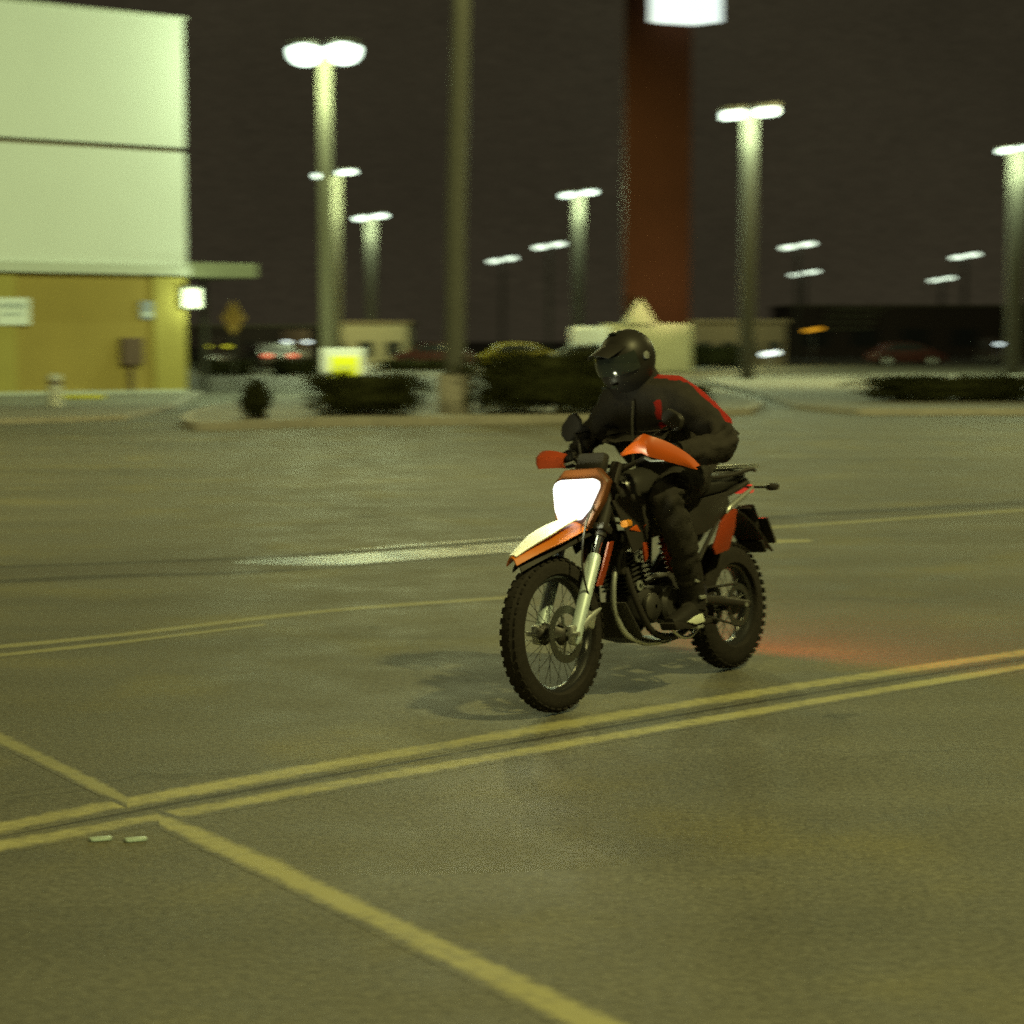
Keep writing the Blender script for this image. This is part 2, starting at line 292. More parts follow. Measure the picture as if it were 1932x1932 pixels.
strip("road_marking_thin_line", [(-100, 1230, 3.5), (0, 1220, 3.5), (240, 1196, 3.5), (600, 1154, 3.5), (960, 1127, 3)], M["faint"], .0005)
strip("road_marking_thin_line", [(-100, 1246, 3), (0, 1236, 3), (240, 1210, 3), (500, 1178, 2)], M["faint"], .0005)
strip("road_marking_far_line", [(1440, 996, 3), (1620, 984, 2.6), (1932, 962, 2.4), (2050, 955, 2.4)], M["faint"], .0007)
strip("road_marking_far_line", [(1440, 1022, 3.6), (1530, 1020, 3)], M["pale"], .0007)
strip("gutter_channel", [(-200, 1098, 13), (0, 1086, 12), (480, 1065, 11), (960, 1032, 10), (1450, 988, 7), (1932, 958, 5), (2100, 949, 5)], M["gutterdry"], .0003)
strip("wet_patch", [(440, 1061, 1), (520, 1058, 5), (640, 1052, 9), (800, 1041, 11), (960, 1029, 10), (1120, 1014, 8)], M["gutter"], .0005)
strip("gutter_seam", [(-200, 1080, 2.5), (0, 1070, 3), (480, 1052, 2.6), (960, 1020, 2.6), (1450, 977, 3.4), (1932, 949, 5.5), (2100, 941, 6)], M["seam"], .0007)
strip("gutter_seam", [(-100, 1102, 5), (200, 1088, 5), (520, 1077, 2), (960, 1043, 1.6)], M["seam"], .0007)
for u, v in ((190, 1585), (256, 1586)):
    p = gr(u, v); bm = bmesh.new(); box(bm, (0, 0, .005), (.07, .03, .010), .003)
    t = thing("pavement_marker", "small glinting reflector on the asphalt below the double yellow line, %s of the two" % ("left" if u < 220 else "right"), "road marker", p, RAD(20), "reflectors by the double line")
    link("body", bm, M["mkbody"], t); bm = bmesh.new(); box(bm, (0, -.017, .005), (.06, .005, .006)); link("lens", bm, M["glassmk"], t)
def slab(name, poly, h, m, mk=None, kh=0.15):
    # poly of px ground points -> raised island with kerb ring
    P = [gr(u, v) for u, v in poly]; c = sum(P, Vector()) / len(P)
    bm = bmesh.new()
    def prism_z(Q, z0, z1):
        a = [bm.verts.new((q.x, q.y, z0)) for q in Q]; b = [bm.verts.new((q.x, q.y, z1)) for q in Q]; n = len(Q)
        bm.faces.new(b); [bm.faces.new((a[i], a[(i + 1) % n], b[(i + 1) % n], b[i])) for i in range(n)]
    prism_z([q + (c - q).normalized() * .16 for q in P], 0, h - .01); tag(link(name, bm, m, smooth=False), kind="structure")
    bm = bmesh.new(); n = len(P); inn = [q + (c - q).normalized() * .17 for q in P]
    a = [bm.verts.new((q.x, q.y, 0)) for q in P]; b = [bm.verts.new((q.x, q.y, h)) for q in P]; d = [bm.verts.new((q.x, q.y, h)) for q in inn]; e = [bm.verts.new((q.x, q.y, 0)) for q in inn]
    for i in range(n):
        j = (i + 1) % n; bm.faces.new((a[i], a[j], b[j], b[i])); bm.faces.new((b[i], b[j], d[j], d[i])); bm.faces.new((d[i], d[j], e[j], e[i]))
    tag(link(name + "_kerb", bm, mk or M["kerb"], smooth=False), kind="structure")
slab("island", [(345, 806), (370, 812), (420, 812), (600, 805), (1000, 799), (1200, 792), (1420, 782), (1440, 770), (1380, 752), (1000, 748), (700, 750), (520, 757), (400, 776), (350, 792)], .14, M["island"])
slab("island", [(1500, 773), (1620, 783), (1932, 783), (2300, 784), (2300, 712), (1932, 711), (1450, 713), (1340, 716), (1330, 724), (1420, 745)], .14, M["island"])
slab("island", [(700, 700), (1340, 700), (1340, 690), (760, 690)], .14, M["island"])
slab("pavement_walk", [(-300, 800), (0, 800), (240, 792), (330, 772), (380, 744), (-300, 740)], .10, M["island"])

# ------------------------------------------------------------------ foliage
def shrub(name, label, loc, sx, sy, sz, n=2600, leaf=.07, group=None, flare=0.0, rnd=False):
    t = thing(name, label, "shrub" if rnd else "hedge", loc, 0, group); bm = bmesh.new(); rg = random.Random(hash(label) % 999 if False else int(abs(loc[0] * 37 + loc[1] * 11)))
    for k in range(n):
        a = rg.uniform(0, 2 * pi); cz = rg.uniform(-1, 1); rr = rg.uniform(.55, 1.0) ** .5; s = sqrt(1 - cz * cz)
        d = Vector((cos(a) * s, sin(a) * s, cz)); 
        if not rnd: d = Vector([math.copysign(abs(q) ** .62, q) for q in d])
        lump = 1 + .30 * noise.noise(d * 2.1 + Vector(loc)) + .24 * noise.noise(d * 6 + Vector(loc)) + .12 * rg.uniform(-1, 1)
        fl = 1 + flare * d.z
        p = Vector((d.x * sx / 2 * rr * lump * fl, d.y * sy / 2 * rr * lump, sz * .52 + d.z * sz * .5 * rr * lump))
        q = Matrix.Rotation(rg.uniform(0, 6.28), 3, Vector((rg.uniform(-1, 1), rg.uniform(-1, 1), rg.uniform(-1, 1))).normalized()); L = leaf * rg.uniform(.6, 1.3)
        vs = [bm.verts.new(p + q @ Vector(c) * L) for c in ((-.5, 0, 0), (0, -.28, .05), (.6, 0, 0), (0, .28, .05))]; bm.faces.new(vs)
    # dark core added so no light shows through between the leaves
    q = bmesh.ops.create_icosphere(bm, subdivisions=3, radius=1)
    for v in q["verts"]:
        d = v.co.normalized()
        if not rnd: d = Vector([math.copysign(abs(x_) ** .62, x_) for x_ in d])
        k_ = .74 * (1 + .30 * noise.noise(d * 2.1 + Vector(loc)) + .16 * noise.noise(d * 7 + Vector(loc))); v.co = (d.x * sx / 2 * k_ * (1 + flare * d.z), d.y * sy / 2 * k_, max(.0, sz * .52 + d.z * sz * .5 * k_))
    link("foliage", bm, M["leaf"], t, smooth=False); bm = bmesh.new()
    tube(bm, [(-.36 * sx, 0, .03), (.36 * sx, 0, .03)], .03, 6)
    for k in range(9):
        x = rg.uniform(-.4, .4) * sx * .8; tube(bm, [(x * .8, 0, 0), (x, rg.uniform(-.1, .1) * sy, sz * .45), (x * 1.1, rg.uniform(-.3, .3) * sy, sz * .85)], [.03, .02, .008], 6)
    link("stems", bm, M["twig"], t); return t
g = gr(472, 806, 0); shrub("bush", "small round dark bush on the kerbed island, left of the long hedge", (g.x, g.y + .9, .12), .62, .6, .72, 1500, .06, rnd=True)
g = gr(684, 800); shrub("hedge", "clipped dark hedge on the island under the yellow square sign", (g.x, g.y + 1.2, .12), 2.35, 1.0, .84, 4200, .08, flare=.12)
g = gr(1045, 797); shrub("hedge", "tall dark hedge on the island behind the rider", (g.x, g.y + 1.3, .12), 3.5, 1.1, 1.27, 7500, .09)
g = gr(1300, 792); shrub("hedge", "short dark hedge on the island just right of the rider's shoulder", (g.x, g.y + 2.6, .12), 1.4, .9, .52, 2200, .08)
g = gr(1835, 772); shrub("hedge", "low wide dark hedge along the right hand island", (g.x, g.y + 2.0, .12), 4.6, 1.2, .62, 6500, .09)
for u, wd, lab in ((425, 2.8, "distant low hedge just right of the building corner"), (560, 2.6, "distant low hedge nearest the white pole base")):
    g = gr(u, 708); shrub("hedge", lab, (g.x, g.y, 0), wd, 1.0, .70, 1500, .12, "distant low hedges")
g = gr(1350, 697); shrub("hedge", "distant low hedge between the rider's helmet and the far lamp pole", (g.x, g.y, .1), 4.4, 1.2, 1.2, 2500, .16)
g = gr(790, 703); shrub("hedge", "distant thin hedge left of the tall central pole", (g.x, g.y, .1), 4.2, 1.2, .5, 1500, .14)

# ------------------------------------------------------------------ store building on the left
cx, cy = at(350, 742, 57.0).x, 57.0
ux, uy = -0.818, -0.575                                    # along the wall away from its right corner
brz = atan2(-uy, -ux)                                      # local +x runs along the wall towards the corner
b = thing("store_building", "big store with blank pale upper wall panels over an ochre lower wall", "building", (cx, cy, 0), brz)
LW = 34.0
def part(name, m, items, parent, sm=False, bev=0.0):
    bm = bmesh.new()
    for c, s in items: box(bm, c, s, bev)
    return link(name, bm, m, parent, smooth=sm)
# local: x from -LW to 0, wall face at y = 0 (towards the lot is -y), body behind
part("lower_wall", M["ochre"], [((-LW / 2, 7, 1.72), (LW, 14, 3.44))], b)
part("upper_wall", M["panel"], [((-LW / 2, 6.9, 5.33), (LW, 14.2, 3.2)), ((-LW / 2, 6.9, 8.88), (LW, 14.2, 3.6))], b)
part("reveal_joint", M["groove"], [((-LW / 2, 7, 7.005), (LW - .1, 13.9, .15))], b)
part("cornice", M["grey"], [((-LW / 2, 6.85, 3.585), (LW + .1, 14.4, .27))], b)
part("parapet_cap", M["grey"], [((-LW / 2, 6.9, 10.72), (LW + .1, 14.36, .08))], b)
part("pier", M["ochre2"], [((-.5, -.05, 1.70), (1.0, .12, 3.38))], b); part("pier", M["ochre2"], [((-5.9, -.05, 1.70), (1.6, .12, 3.38))], b)
part("base_course", M["grey"], [((-LW / 2, -.07, .09), (LW, .16, .18))], b)
part("red_fascia", M["red"], [((-9.6, 9.0, 12.2), (14.4, 3.0, 3.6))], b)
cn = part("canopy", M["canopym"], [((1.12, 1.6, 3.63), (2.44, 3.4, .42))], b, bev=.02)
part("canopy_post", M["pole"], [((2.1, 3.0, 1.71), (.16, .16, 3.42))], b)
lp = part("wall_lamp", M["housing"], [((.12, -.16, 2.82), (.62, .14, .64))], b)
part("lens", M["wallpack"], [((.12, -.26, 2.80), (.54, .08, .54))], lp)
point("wall_lamp_light", (.15, -.7, 2.7), 60, COOL, .2, b)
part("utility_box", M["darkbox"], [((-1.73, -.14, 1.28), (.62, .26, .76)), ((-1.73, -.1, .5), (.12, .1, .9))], b, bev=.01)
sg = part("notice_board", M["signw"], [((-5.22, -.16, 2.38), (.98, .06, .74))], b)
part("lettering", M["signtx"], [((-5.57 + k * .115, -.195, 2.53), (.07, .012, .13 + .03 * (k % 2))) for k in range(7)] + [((-5.27, -.195, 2.30), (.62, .012, .05))], sg)
sg = part("small_sign", M["signb"], [((-1.20, -.07, 2.45), (.38, .05, .52))], b)
part("symbol", M["signw"], [((-1.20, -.10, 2.33), (.28, .012, .07))], sg)
# bollard and kerb at its foot
g = gr(105, 775); t = thing("bollard", "squat grey bollard standing in front of the ochre wall", "bollard", (g.x, g.y, .1))
bm = bmesh.new(); lathe_z(bm, [(.19, 0), (.17, .04), (.155, .62), (.14, .70), (.08, .74)], (0, 0, 0)); link("post", bm, M["grey"], t); bm = bmesh.new(); lathe_z(bm, [(.165, .50), (.165, .58)], (0, 0, 0)); link("band", bm, M["darkbox"], t)
p0, p1 = gr(118, 760), gr(192, 759)
t = thing("wheel_stop", "yellow painted wheel stop on the ground beside the grey bollard", "wheel stop", ((p0.x + p1.x) / 2, (p0.y + p1.y) / 2, .1))
bm = bmesh.new(); prism(bm, [(-.58, 0), (-.55, .10), (.55, .10), (.58, 0)], -.08, .08, .015); link("block", bm, M["kyellow"], t)

# ------------------------------------------------------------------ lot lamps
def lamp_post(u, vh, vb, wpx, label, heads=2, globe=False, H=None, hw=None, tilt=7.0, mt="lampw", en=0.0, pw=.72, rz=0, sc=1.0, conc=False, hh=.22, group="twin head lot lamps"):
    Hh = H or 10.0; Y = F * (Hh - HCAM) / (640 - vh) / 1.0
    p = at(u, 640, Y); wd = wpx / F * Y * pw
    t = thing("lamp_post", label, "street lamp", (p.x, Y, 0), 0, group)
    bm = bmesh.new(); r = wd / 2
    box(bm, (0, 0, Hh / 2 - .05), (wd, wd, Hh - .1), wd * .12); link("pole", bm, M["poleconc" if conc else "pole"], t)
    hw = (hw or 80) / F * Y / 2
    bm = bmesh.new(); tl = RAD(tilt); tube(bm, [(-hw * .55, 0, Hh - .06 - sin(tl) * hw * .55), (hw * .55, 0, Hh - .06 + sin(tl) * hw * .55)], .06, 8); link("cross_arm", bm, M["housing"], t)
    for s in (-1, 1):
        R_ = Matrix.Rotation(-tl, 3, 'Y'); c = Vector((s * hw * .56, -.05, Hh + s * hw * .56 * sin(tl)))
        if globe:
            bm = bmesh.new(); lathe_z(bm, [(.12, .40), (.46, .30), (.52, .12), (.50, .08)], c, 28); hd = link("lamp_head", bm, M["housing"], t)
            bm = bmesh.new(); lathe_z(bm, [(.10, -.42), (.30, -.36), (.46, -.20), (.52, 0), (.48, .16), (.40, .28)], c + Vector((0, -.03, 0)), 28); link("lens", bm, M[mt], hd); continue
        bm = bmesh.new(); box(bm, c + Vector((0, 0, hh * sc * .42)), (hw * .80, .6 * sc, hh * sc * .35), .02, R_); hd = link("lamp_head", bm, M["housing"], t)
        bm = bmesh.new(); box(bm, c, (hw * .76, .56 * sc, hh * sc * .5), .03, R_); link("lens", bm, M[mt], hd)
    if en:
        for s in (-1, 1): point("lamp_light", (s * max(hw * .5, wd * 1.2), -.45, Hh - .28), en, COOL, .12, t)
    return t, Y
lamp_post(617, 108, 0, 38, "tall lamp post with two big glaring heads beside the building", hw=128, tilt=2, en=2200, globe=True, conc=True, pw=.62)
lamp_post(634, 333, 0, 34, "lamp post with a slim twin head, partly behind the glaring one", hw=80, en=2600, sc=1.5, conc=True, pw=.6)
lamp_post(701, 413, 0, 33, "smaller lamp post just left of the tall central pole", hw=62, en=3000, sc=1.9, pw=.5)
lamp_post(1091, 370, 0, 34, "lamp post between the tall central pole and the red sign tower", hw=68, en=2800, sc=1.8, pw=.55)
lamp_post(1410, 222, 0, 42, "bright lamp post right of the red sign tower", hw=108, en=1700, sc=1.7, hh=.3, tilt=5, pw=.62)
lamp_post(1912, 287, 0, 44, "lamp post cut by the right edge of the picture", hw=72, en=2800, sc=1.5, pw=.62)
for u, v, wp, lab in ((948, 492, 52, "tiny far lamp nearest the tall central pole, the lower of a pair"), (1036, 466, 58, "tiny far lamp beside the lamp post left of the red tower"), (1503, 466, 62, "tiny far lamp right of the bright lamp post, upper of two"),
                   (1516, 517, 52, "tiny far lamp right of the bright lamp post, lower of two"), (1818, 485, 50, "tiny far lamp near the right edge, upper of two"), (1775, 528, 44, "tiny far lamp near the right edge, lower of two")):
    lamp_post(u, v, 0, 9, lab, hw=wp, mt="lampsmall", sc=1.9, hh=.30, tilt=9, pw=.7, group="far twin head lot lamps")
# white base with yellow square on the glaring lamp
Yb = F * 8.38 / 532; g = at(648, 640, Yb - .75)
t = thing("sign_pedestal", "white block with a bright yellow square sign at a lamp post's foot", "sign", (g.x, g.y, 0))
part("block", M["white"], [((0, 0, .68), (1.25, .7, 1.36))], t, bev=.03); sg = part("sign_board", M["signy"], [((.06, -.39, .72), (.80, .05, .80))], t, bev=.01)
part("lettering", M["signtx"], [((.06 + k * .1, -.42, .80), (.05, .01, .10)) for k in (-2, -1, 0, 1, 2)] , sg)
point("pedestal_fill", (g.x + .1, g.y - 2.2, 2.6), 130, COOL, .2)  # added fill light for the white block, no lamp body here

# tall central pole with its own heads above the frame
Yp = 40.0; g = at(858, 640, Yp); t = thing("light_pole", "very tall bare grey pole on a round concrete footing, running out of the picture", "pole", (g.x, Yp, .12))
bm = bmesh.new(); tube(bm, [(0, 0, .7), (0.04, 0, 4), (.17, 0, 8.6), (.27, 0, 13)], [.21, .20, .185, .17], 20); link("pole", bm, M["polec"], t)
bm = bmesh.new(); lathe_z(bm, [(.36, 0), (.35, .02), (.35, .76), (.33, .80), (.22, .80)], (0, 0, 0), 28); link("footing", bm, M["kerb"], t)
bm = bmesh.new(); lathe_z(bm, [(.26, .80), (.26, .84), (.2, .86)], (0, 0, 0), 20); link("base_plate", bm, M["pole"], t)
bm = bmesh.new(); box(bm, (.27, 0, 13.05), (2.2, .5, .18), .03); link("lamp_head", bm, M["housing"], t)
spot("pole_floodlight", (g.x + .4, Yp - .6, 12.6), (g.x + .5, Yp - 8, 0), 2600, WARM, 165, .4)

# ------------------------------------------------------------------ red sign tower
Yt = 100.0; g = at(1237, 640, Yt); t = thing("sign_tower", "tall dark red sign tower carrying a glowing white sign box", "sign tower", (g.x, Yt, 0))
bm = bmesh.new(); box(bm, (0, 0, 12.5), (3.3, 1.6, 21), .05); link("column", bm, M["redcol"], t)
sb = None; bm = bmesh.new(); R_ = Matrix.Rotation(RAD(-28), 3, 'Z')
x0 = (1218 - 1237) / F * Yt; x1 = (1350 - 1237) / F * Yt; cxm = (1306 - 1237) / F * Yt
zb = lambda v: HCAM + (640 - v) / F * Yt
vs = [(x0, -1.5, zb(63)), (cxm, -2.9, zb(73)), (x1, -1.6, zb(64)), (cxm - .6, .6, zb(60))]
lo = [bm.verts.new(q) for q in vs]; hi = [bm.verts.new((q[0], q[1], zb(-60))) for q in vs]
for i in range(4): bm.faces.new((lo[i], lo[(i + 1) % 4], hi[(i + 1) % 4], hi[i]))
bm.faces.new(lo[::-1]); bm.faces.new(hi); link("sign_box", bm, M["signbox"], t, smooth=False)
bm = bmesh.new(); box(bm, (-.55, -.6, 1.2), (4.4, 3.6, 2.4), .08)
a = [bm.verts.new((x, y, z)) for y in (-2.6, -.8) for x, z in ((-1.75, 2.38), (-.95, 3.65), (-.15, 2.38))]
bm.faces.new(a[:3]); bm.faces.new(a[3:][::-1]); bm.faces.new((a[0], a[3], a[4], a[1])); bm.faces.new((a[1], a[4], a[5], a[2])); bm.faces.new((a[0], a[2], a[5], a[3])); link("stone_base", bm, M["base"], t, smooth=False)
spot("tower_uplight", (g.x + .5, Yt - 5, 3.0), (g.x + .2, Yt, 6.0), 500, (1, .75, .4), 120, .2)
point("tower_base_lamp", (g.x - .6, Yt - 6, 4.0), 500, WARM, .3)

# ------------------------------------------------------------------ dull diamond sign
Yd = 62.0; g = at(441, 640, Yd); t = thing("warning_sign", "dull yellow diamond sign on a post right of the building corner", "road sign", (g.x, Yd, 0))
bm = bmesh.new(); box(bm, (0, 0, HCAM + 40 / F * Yd), (.80, .03, .80), .008, Matrix.Rotation(RAD(45), 3, 'Y')); bmesh.ops.scale(bm, vec=(.66, 1, 1), verts=bm.verts, space=Matrix.Identity(4)); link("sign_plate", bm, M["signy2"], t, smooth=False)
bm = bmesh.new(); tube(bm, [(0, .05, 0), (0, .05, 2.7)], .035, 8); link("post", bm, M["pole"], t)

# ------------------------------------------------------------------ far buildings
def far_building(u0, u1, vt, Y, depth, m, label, wm, n=4, cap="grey"):
    a, c = at(u0, 640, Y), at(u1, 640, Y); H = HCAM + (640 - vt) / F * Y; wd = c.x - a.x
    t = thing("far_building", label, "building", ((a.x + c.x) / 2, Y, 0)); part("wall", m, [((0, depth / 2, H / 2), (wd, depth, H))], t); part("roof", M["store2"], [((0, depth / 2, H + .12), (wd + .5, depth + .5, .24))], t)
    for k in range(n):
        f = part("window", wm, [((-wd / 2 + wd * (k + .5) / n, -.03, H * .38), (wd / n * .62, .06, H * .42))], t); part("pane", M["glass"], [((-wd / 2 + wd * (k + .5) / n, -.07, H * .38), (wd / n * .54, .02, H * .36))], f)
    return t, H, wd
t, H, wd = far_building(612, 768, 612, 130, 9, M["store"], "pale low building far behind the white sign block", M["store"], 3)
t, H, wd = far_building(1308, 1482, 610, 125, 9, M["store2"], "low brownish building far right of the red tower", M["store2"], 4)
t, H, wd = far_building(1490, 2150, 580, 190, 14, M["darkwall"], "long dark building in the distance behind the right island", M["darkwall"], 7)
lv = part("louvres", M["louvre"], [((-wd / 2 + 5 + k * .5, -.5, 2.6 + k * .62), (5.2, .5, .16)) for k in range(4)], t)
t, H, wd = far_building(355, 600, 618, 165, 12, M["darkwall"], "dark low building far behind the diamond sign", M["darkwall"], 5)
point("store_lamp", (at(650, 640, 124).x, 124, 4.6), 1500, WARM, .3); point("store_lamp", (at(1400, 640, 118).x, 118, 5.2), 1100, WARM, .3)
spot("lot_fill_spot", (at(1000, 640, 95).x, 88, 12), (at(1000, 640, 95).x, 100, 0), 4500, WARM, 165, .4)  # both bare spots are added to brighten the far lot, no lamps there
spot("lot_fill_spot", (at(1700, 640, 75).x, 68, 12), (at(1700, 640, 75).x, 74, 0), 7000, WARM, 165, .4)

# ------------------------------------------------------------------ parked cars
def car(u, Y, rz, paint_, label, kind="sedan", lamp=None, lz=.62, z0=0, rear=None, group="cars parked in the far lot", L=4.5):
    g = at(u, 640, Y); t = thing("parked_car", label, "car", (g.x, Y, z0), rz, group); Hh = 1.45 if kind == "sedan" else (2.2 if kind == "van" else 1.7)
    bm = bmesh.new(); hl = L / 2
    prof = [(-hl, .35), (-hl + .02, .80), (-hl + .5, .92), (-hl + 1.0, Hh - .05), (-.2, Hh), (.65, Hh - .08), (1.25, .98), (hl - .1, .78), (hl, .40), (hl - .1, .25), (-hl + .1, .25)] if kind != "van" else [(-hl, .35), (-hl, Hh - .1), (-hl + .2, Hh), (1.0, Hh), (1.5, 1.25), (hl - .05, 1.0), (hl, .4), (hl - .1, .25), (-hl + .1, .25)]
    prism(bm, prof, -.86, .86, .06); link("body", bm, paint_, t)
    if kind != "van":
        bm = bmesh.new(); prism(bm, [(-hl + .72, .95), (-hl + 1.1, Hh - .13), (-.2, Hh - .08), (.58, Hh - .15), (1.08, .98)], -.872, .872, .01); link("windows", bm, M["glass"], t)
    else:
        bm = bmesh.new(); prism(bm, [(.5, 1.3), (.5, 1.85), (1.05, 1.85), (1.38, 1.3)], -.872, .872, .01); link("windows", bm, M["glass"], t)
    for x in (-hl + .85, hl - .9):
        for y in (-.82, .82):
            bm = bmesh.new(); lathe_y(bm, [(.10, -.1), (.31, -.1), (.33, -.06), (.33, .06), (.31, .1), (.10, .1)], (x, y, .33), 20, True); wh = link("wheel", bm, M["rubber"], t)
            bm = bmesh.new(); lathe_y(bm, [(.02, -.11), (.2, -.11), (.2, .11), (.02, .11)], (x, y, .33), 12, True); link("rim", bm, M["silver"], wh)
    if lamp:
        for y in (-.62, .62): bm = bmesh.new(); box(bm, (hl - .02, y, lz), (.12, .42, .14), .03); link("headlight", bm, M[lamp], t)
    if rear:
        for y in (-.62, .62): bm = bmesh.new(); box(bm, (-hl + .0, y, lz + .12), (.12, .40, .14), .03); link("tail_light", bm, M[rear], t)
    return t
car(505, 96, RAD(112), M["card"], "dark far car with red tail lights lit, right of the building corner", rear="redlamp", lz=.72)
car(556, 125, RAD(-80), M["card"], "dark far car with white lamps lit, left of the white sign block", "van", lamp="whitelamp", lz=1.45)
car(395, 118, RAD(-70), M["card"], "dark far car with yellow lamps close to the building corner", "suv", lamp="yellowlamp", lz=1.2)
car(985, 104, RAD(3), M["cary"], "yellow far car behind the tall hedge, left of the helmet", z0=.0)
car(1112, 92, RAD(90), M["carw"], "white far van at the left foot of the red tower", "van")
car(1105, 80, RAD(175), M["carw"], "pale far car low beside the rider's helmet", "sedan", L=3.9)
car(1885, 128, RAD(-88), M["card"], "far dark car with two bright white headlights near the right edge", "suv", lamp="whitelamp", lz=1.3)
car(1710, 120, RAD(4), M["carr"], "far dark red car standing behind the right island", "sedan")
car(820, 108, RAD(176), M["carr"], "far dark red car just left of the tall central pole", "sedan")
def small_lamp(u, v, Y, m, wpx, label, name="marker_lamp"):
    g = at(u, v, Y); t = thing(name, label, "lamp", (g.x, Y, 0)); wd = wpx / F * Y
    bm = bmesh.new(); tube(bm, [(0, 0, 0), (0, 0, g.z - .05)], .04, 8); link("post", bm, M["housing"], t); bm = bmesh.new(); box(bm, (0, -.05, g.z), (wd, .12, .16), .03, Matrix.Rotation(RAD(-9), 3, 'Y')); link("lens", bm, M[m], t)
small_lamp(862, 672, 84, "whitelamp", 22, "small white light low behind the tall central pole"); small_lamp(1453, 667, 84, "whitelamp", 34, "thin white light low behind the bright lamp post")
small_lamp(1534, 622, 140, "orangelamp", 36, "small orange light in front of the long dark building")

# ================================================================== motorcycle
_l = RAD(5.0)
Fp, Bp = gr(1066, 1342), gr(1370, 1264); hd = (Fp - Bp).normalized(); Mid = (Fp + Bp) / 2; hz = atan2(hd.y, hd.x)
BIKE_MTX = Matrix.Translation(Mid) @ Matrix.Rotation(hz, 4, 'Z') @ Matrix.Rotation(-_l * -1, 4, 'X')
bk = thing("motorcycle", "orange and black trail motorcycle with its headlight on, leaning as it is ridden", "motorcycle"); bk.matrix_world = BIKE_MTX
FX, RX = .725, -.715; FR, RR = .345, .318
def B(name, bm, m, parent=bk, **k): return link(name, bm, M[m], parent, **k)
def wheel(x, R, wt, disc_y, nsp=32, nk=44, front=True):
    e = bpy.data.objects.new("wheel", None); COL.objects.link(e); e.parent = bk
    bm = bmesh.new(); c = (x, 0, R); ri = R - wt * 1.0; prof = []
    for k in range(13):
        a = pi * (k / 12) ; prof.append((ri + .006 + (R - .005 - ri - .006) * sin(a) ** .7, -cos(a) * wt * .52))
    prof += [(ri - .004, wt * .36), (ri - .004, -wt * .36)]
    lathe_y(bm, prof, c, 72, True)
    for k in range(nk):
        for j, yy in enumerate((-.36, -.13, .13, .36)):
            a = 2 * pi * (k + (.5 if j in (1, 2) else 0)) / nk; rr = R - .006 - (0.012 if abs(yy) > .3 else 0)
            rot = Matrix.Rotation(-a, 3, 'Y') @ Matrix.Rotation(RAD(0), 3, 'X')
            box(bm, (x + (rr - .003) * cos(a), yy * wt, R + (rr - .003) * sin(a)), (.007, wt * .2, R * 2 * pi / nk * .55), 0, rot)
    B("tyre", bm, "rubber", e)
    bm = bmesh.new(); lathe_y(bm, [(ri + .008, -wt * .34), (ri + .008, -wt * .28), (ri - .012, -wt * .2), (ri - .016, 0), (ri - .012, wt * .2), (ri + .008, wt * .28), (ri + .008, wt * .34), (ri - .014, wt * .30), (ri - .026, wt * .12), (ri - .026, -wt * .12), (ri - .014, -wt * .30)], c, 64, True); B("rim", bm, "rim", e)
    bm = bmesh.new()
    for k in range(nsp):
        a = 2 * pi * k / nsp; s = -1 if k % 2 else 1; a2 = a + (.55 if (k // 2) % 2 else -.55)
        tube(bm, [(x + .045 * cos(a2), s * .036, R + .045 * sin(a2)), (x + (ri - .02) * cos(a), 0, R + (ri - .02) * sin(a))], .0015, 5)
    B("spokes", bm, "spoke", e)
    bm = bmesh.new(); lathe_y(bm, [(.012, -.075), (.03, -.07), (.05, -.045), (.03, -.03), (.03, .03), (.05, .045), (.03, .07), (.012, .075)], c, 24, True); B("hub", bm, "engine", e)
    bm = bmesh.new(); rd = .125 if front else .11; lathe_y(bm, [(rd - .035, disc_y - .002), (rd, disc_y - .002), (rd, disc_y + .002), (rd - .035, disc_y + .002)], c, 48, True)
    for k in range(5):
        a = 2 * pi * k / 5; box(bm, (x + (rd - .06) * cos(a), disc_y, R + (rd - .06) * sin(a)), (.06, .003, .014), 0, Matrix.Rotation(-a, 3, 'Y'))
    B("brake_disc", bm, "spoke", e); return e
wheel(FX, FR, .088, .072); wheel(RX, RR, .115, -.085, front=False)
# fork, steering
ax = Vector((FX - .035, 0, FR)); top = Vector((.29, 0, 1.06)); fd = (top - ax).normalized(); fL = (top - ax).length
for s in (-1, 1):
    o = Vector((0, s * .098, 0)); bm = bmesh.new()
    tube(bm, [ax + o - fd * .05, ax + o - fd * .02, ax + o, ax + o + fd * .36, ax + o + fd * .375], [.020, .031, .029, .030, .022], 16); fk = B("fork_leg", bm, "forkw")
    bm = bmesh.new(); tube(bm, [ax + o + fd * .37, ax + o + fd * .47], .021, 14); B("stanchion", bm, "chrome", fk)
    bm = bmesh.new(); tube(bm, [ax + o + fd * .46, ax + o + fd * fL], [.028, .027], 14); B("upper_tube", bm, "black", fk)
    bm = bmesh.new(); box(bm, ax + o + Vector((.01, 0, -.005)), (.07, .035, .085), .012); B("axle_clamp", bm, "silver", fk)
    # guard behind each lower leg
    bm = bmesh.new(); q = ax + o + fd * .22 + Vector((-.045, s * .006, 0)); e_ = fd
    plate(bm, [[q - e_ * .0 + Vector((-.02, s * .024, 0)), q + Vector((.03, s * .034, 0))], [q + e_ * .10 + Vector((-.028, s * .026, 0)), q + e_ * .10 + Vector((.025, s * .036, 0))], [q + e_ * .21 + Vector((-.03, s * .024, 0)), q + e_ * .21 + Vector((.022, s * .034, 0))]], .008); B("fork_guard", bm, "orangered", fk)
bm = bmesh.new(); tube(bm, [(FX, -.14, FR), (FX, .14, FR)], .011, 12); B("front_axle", bm, "silver")
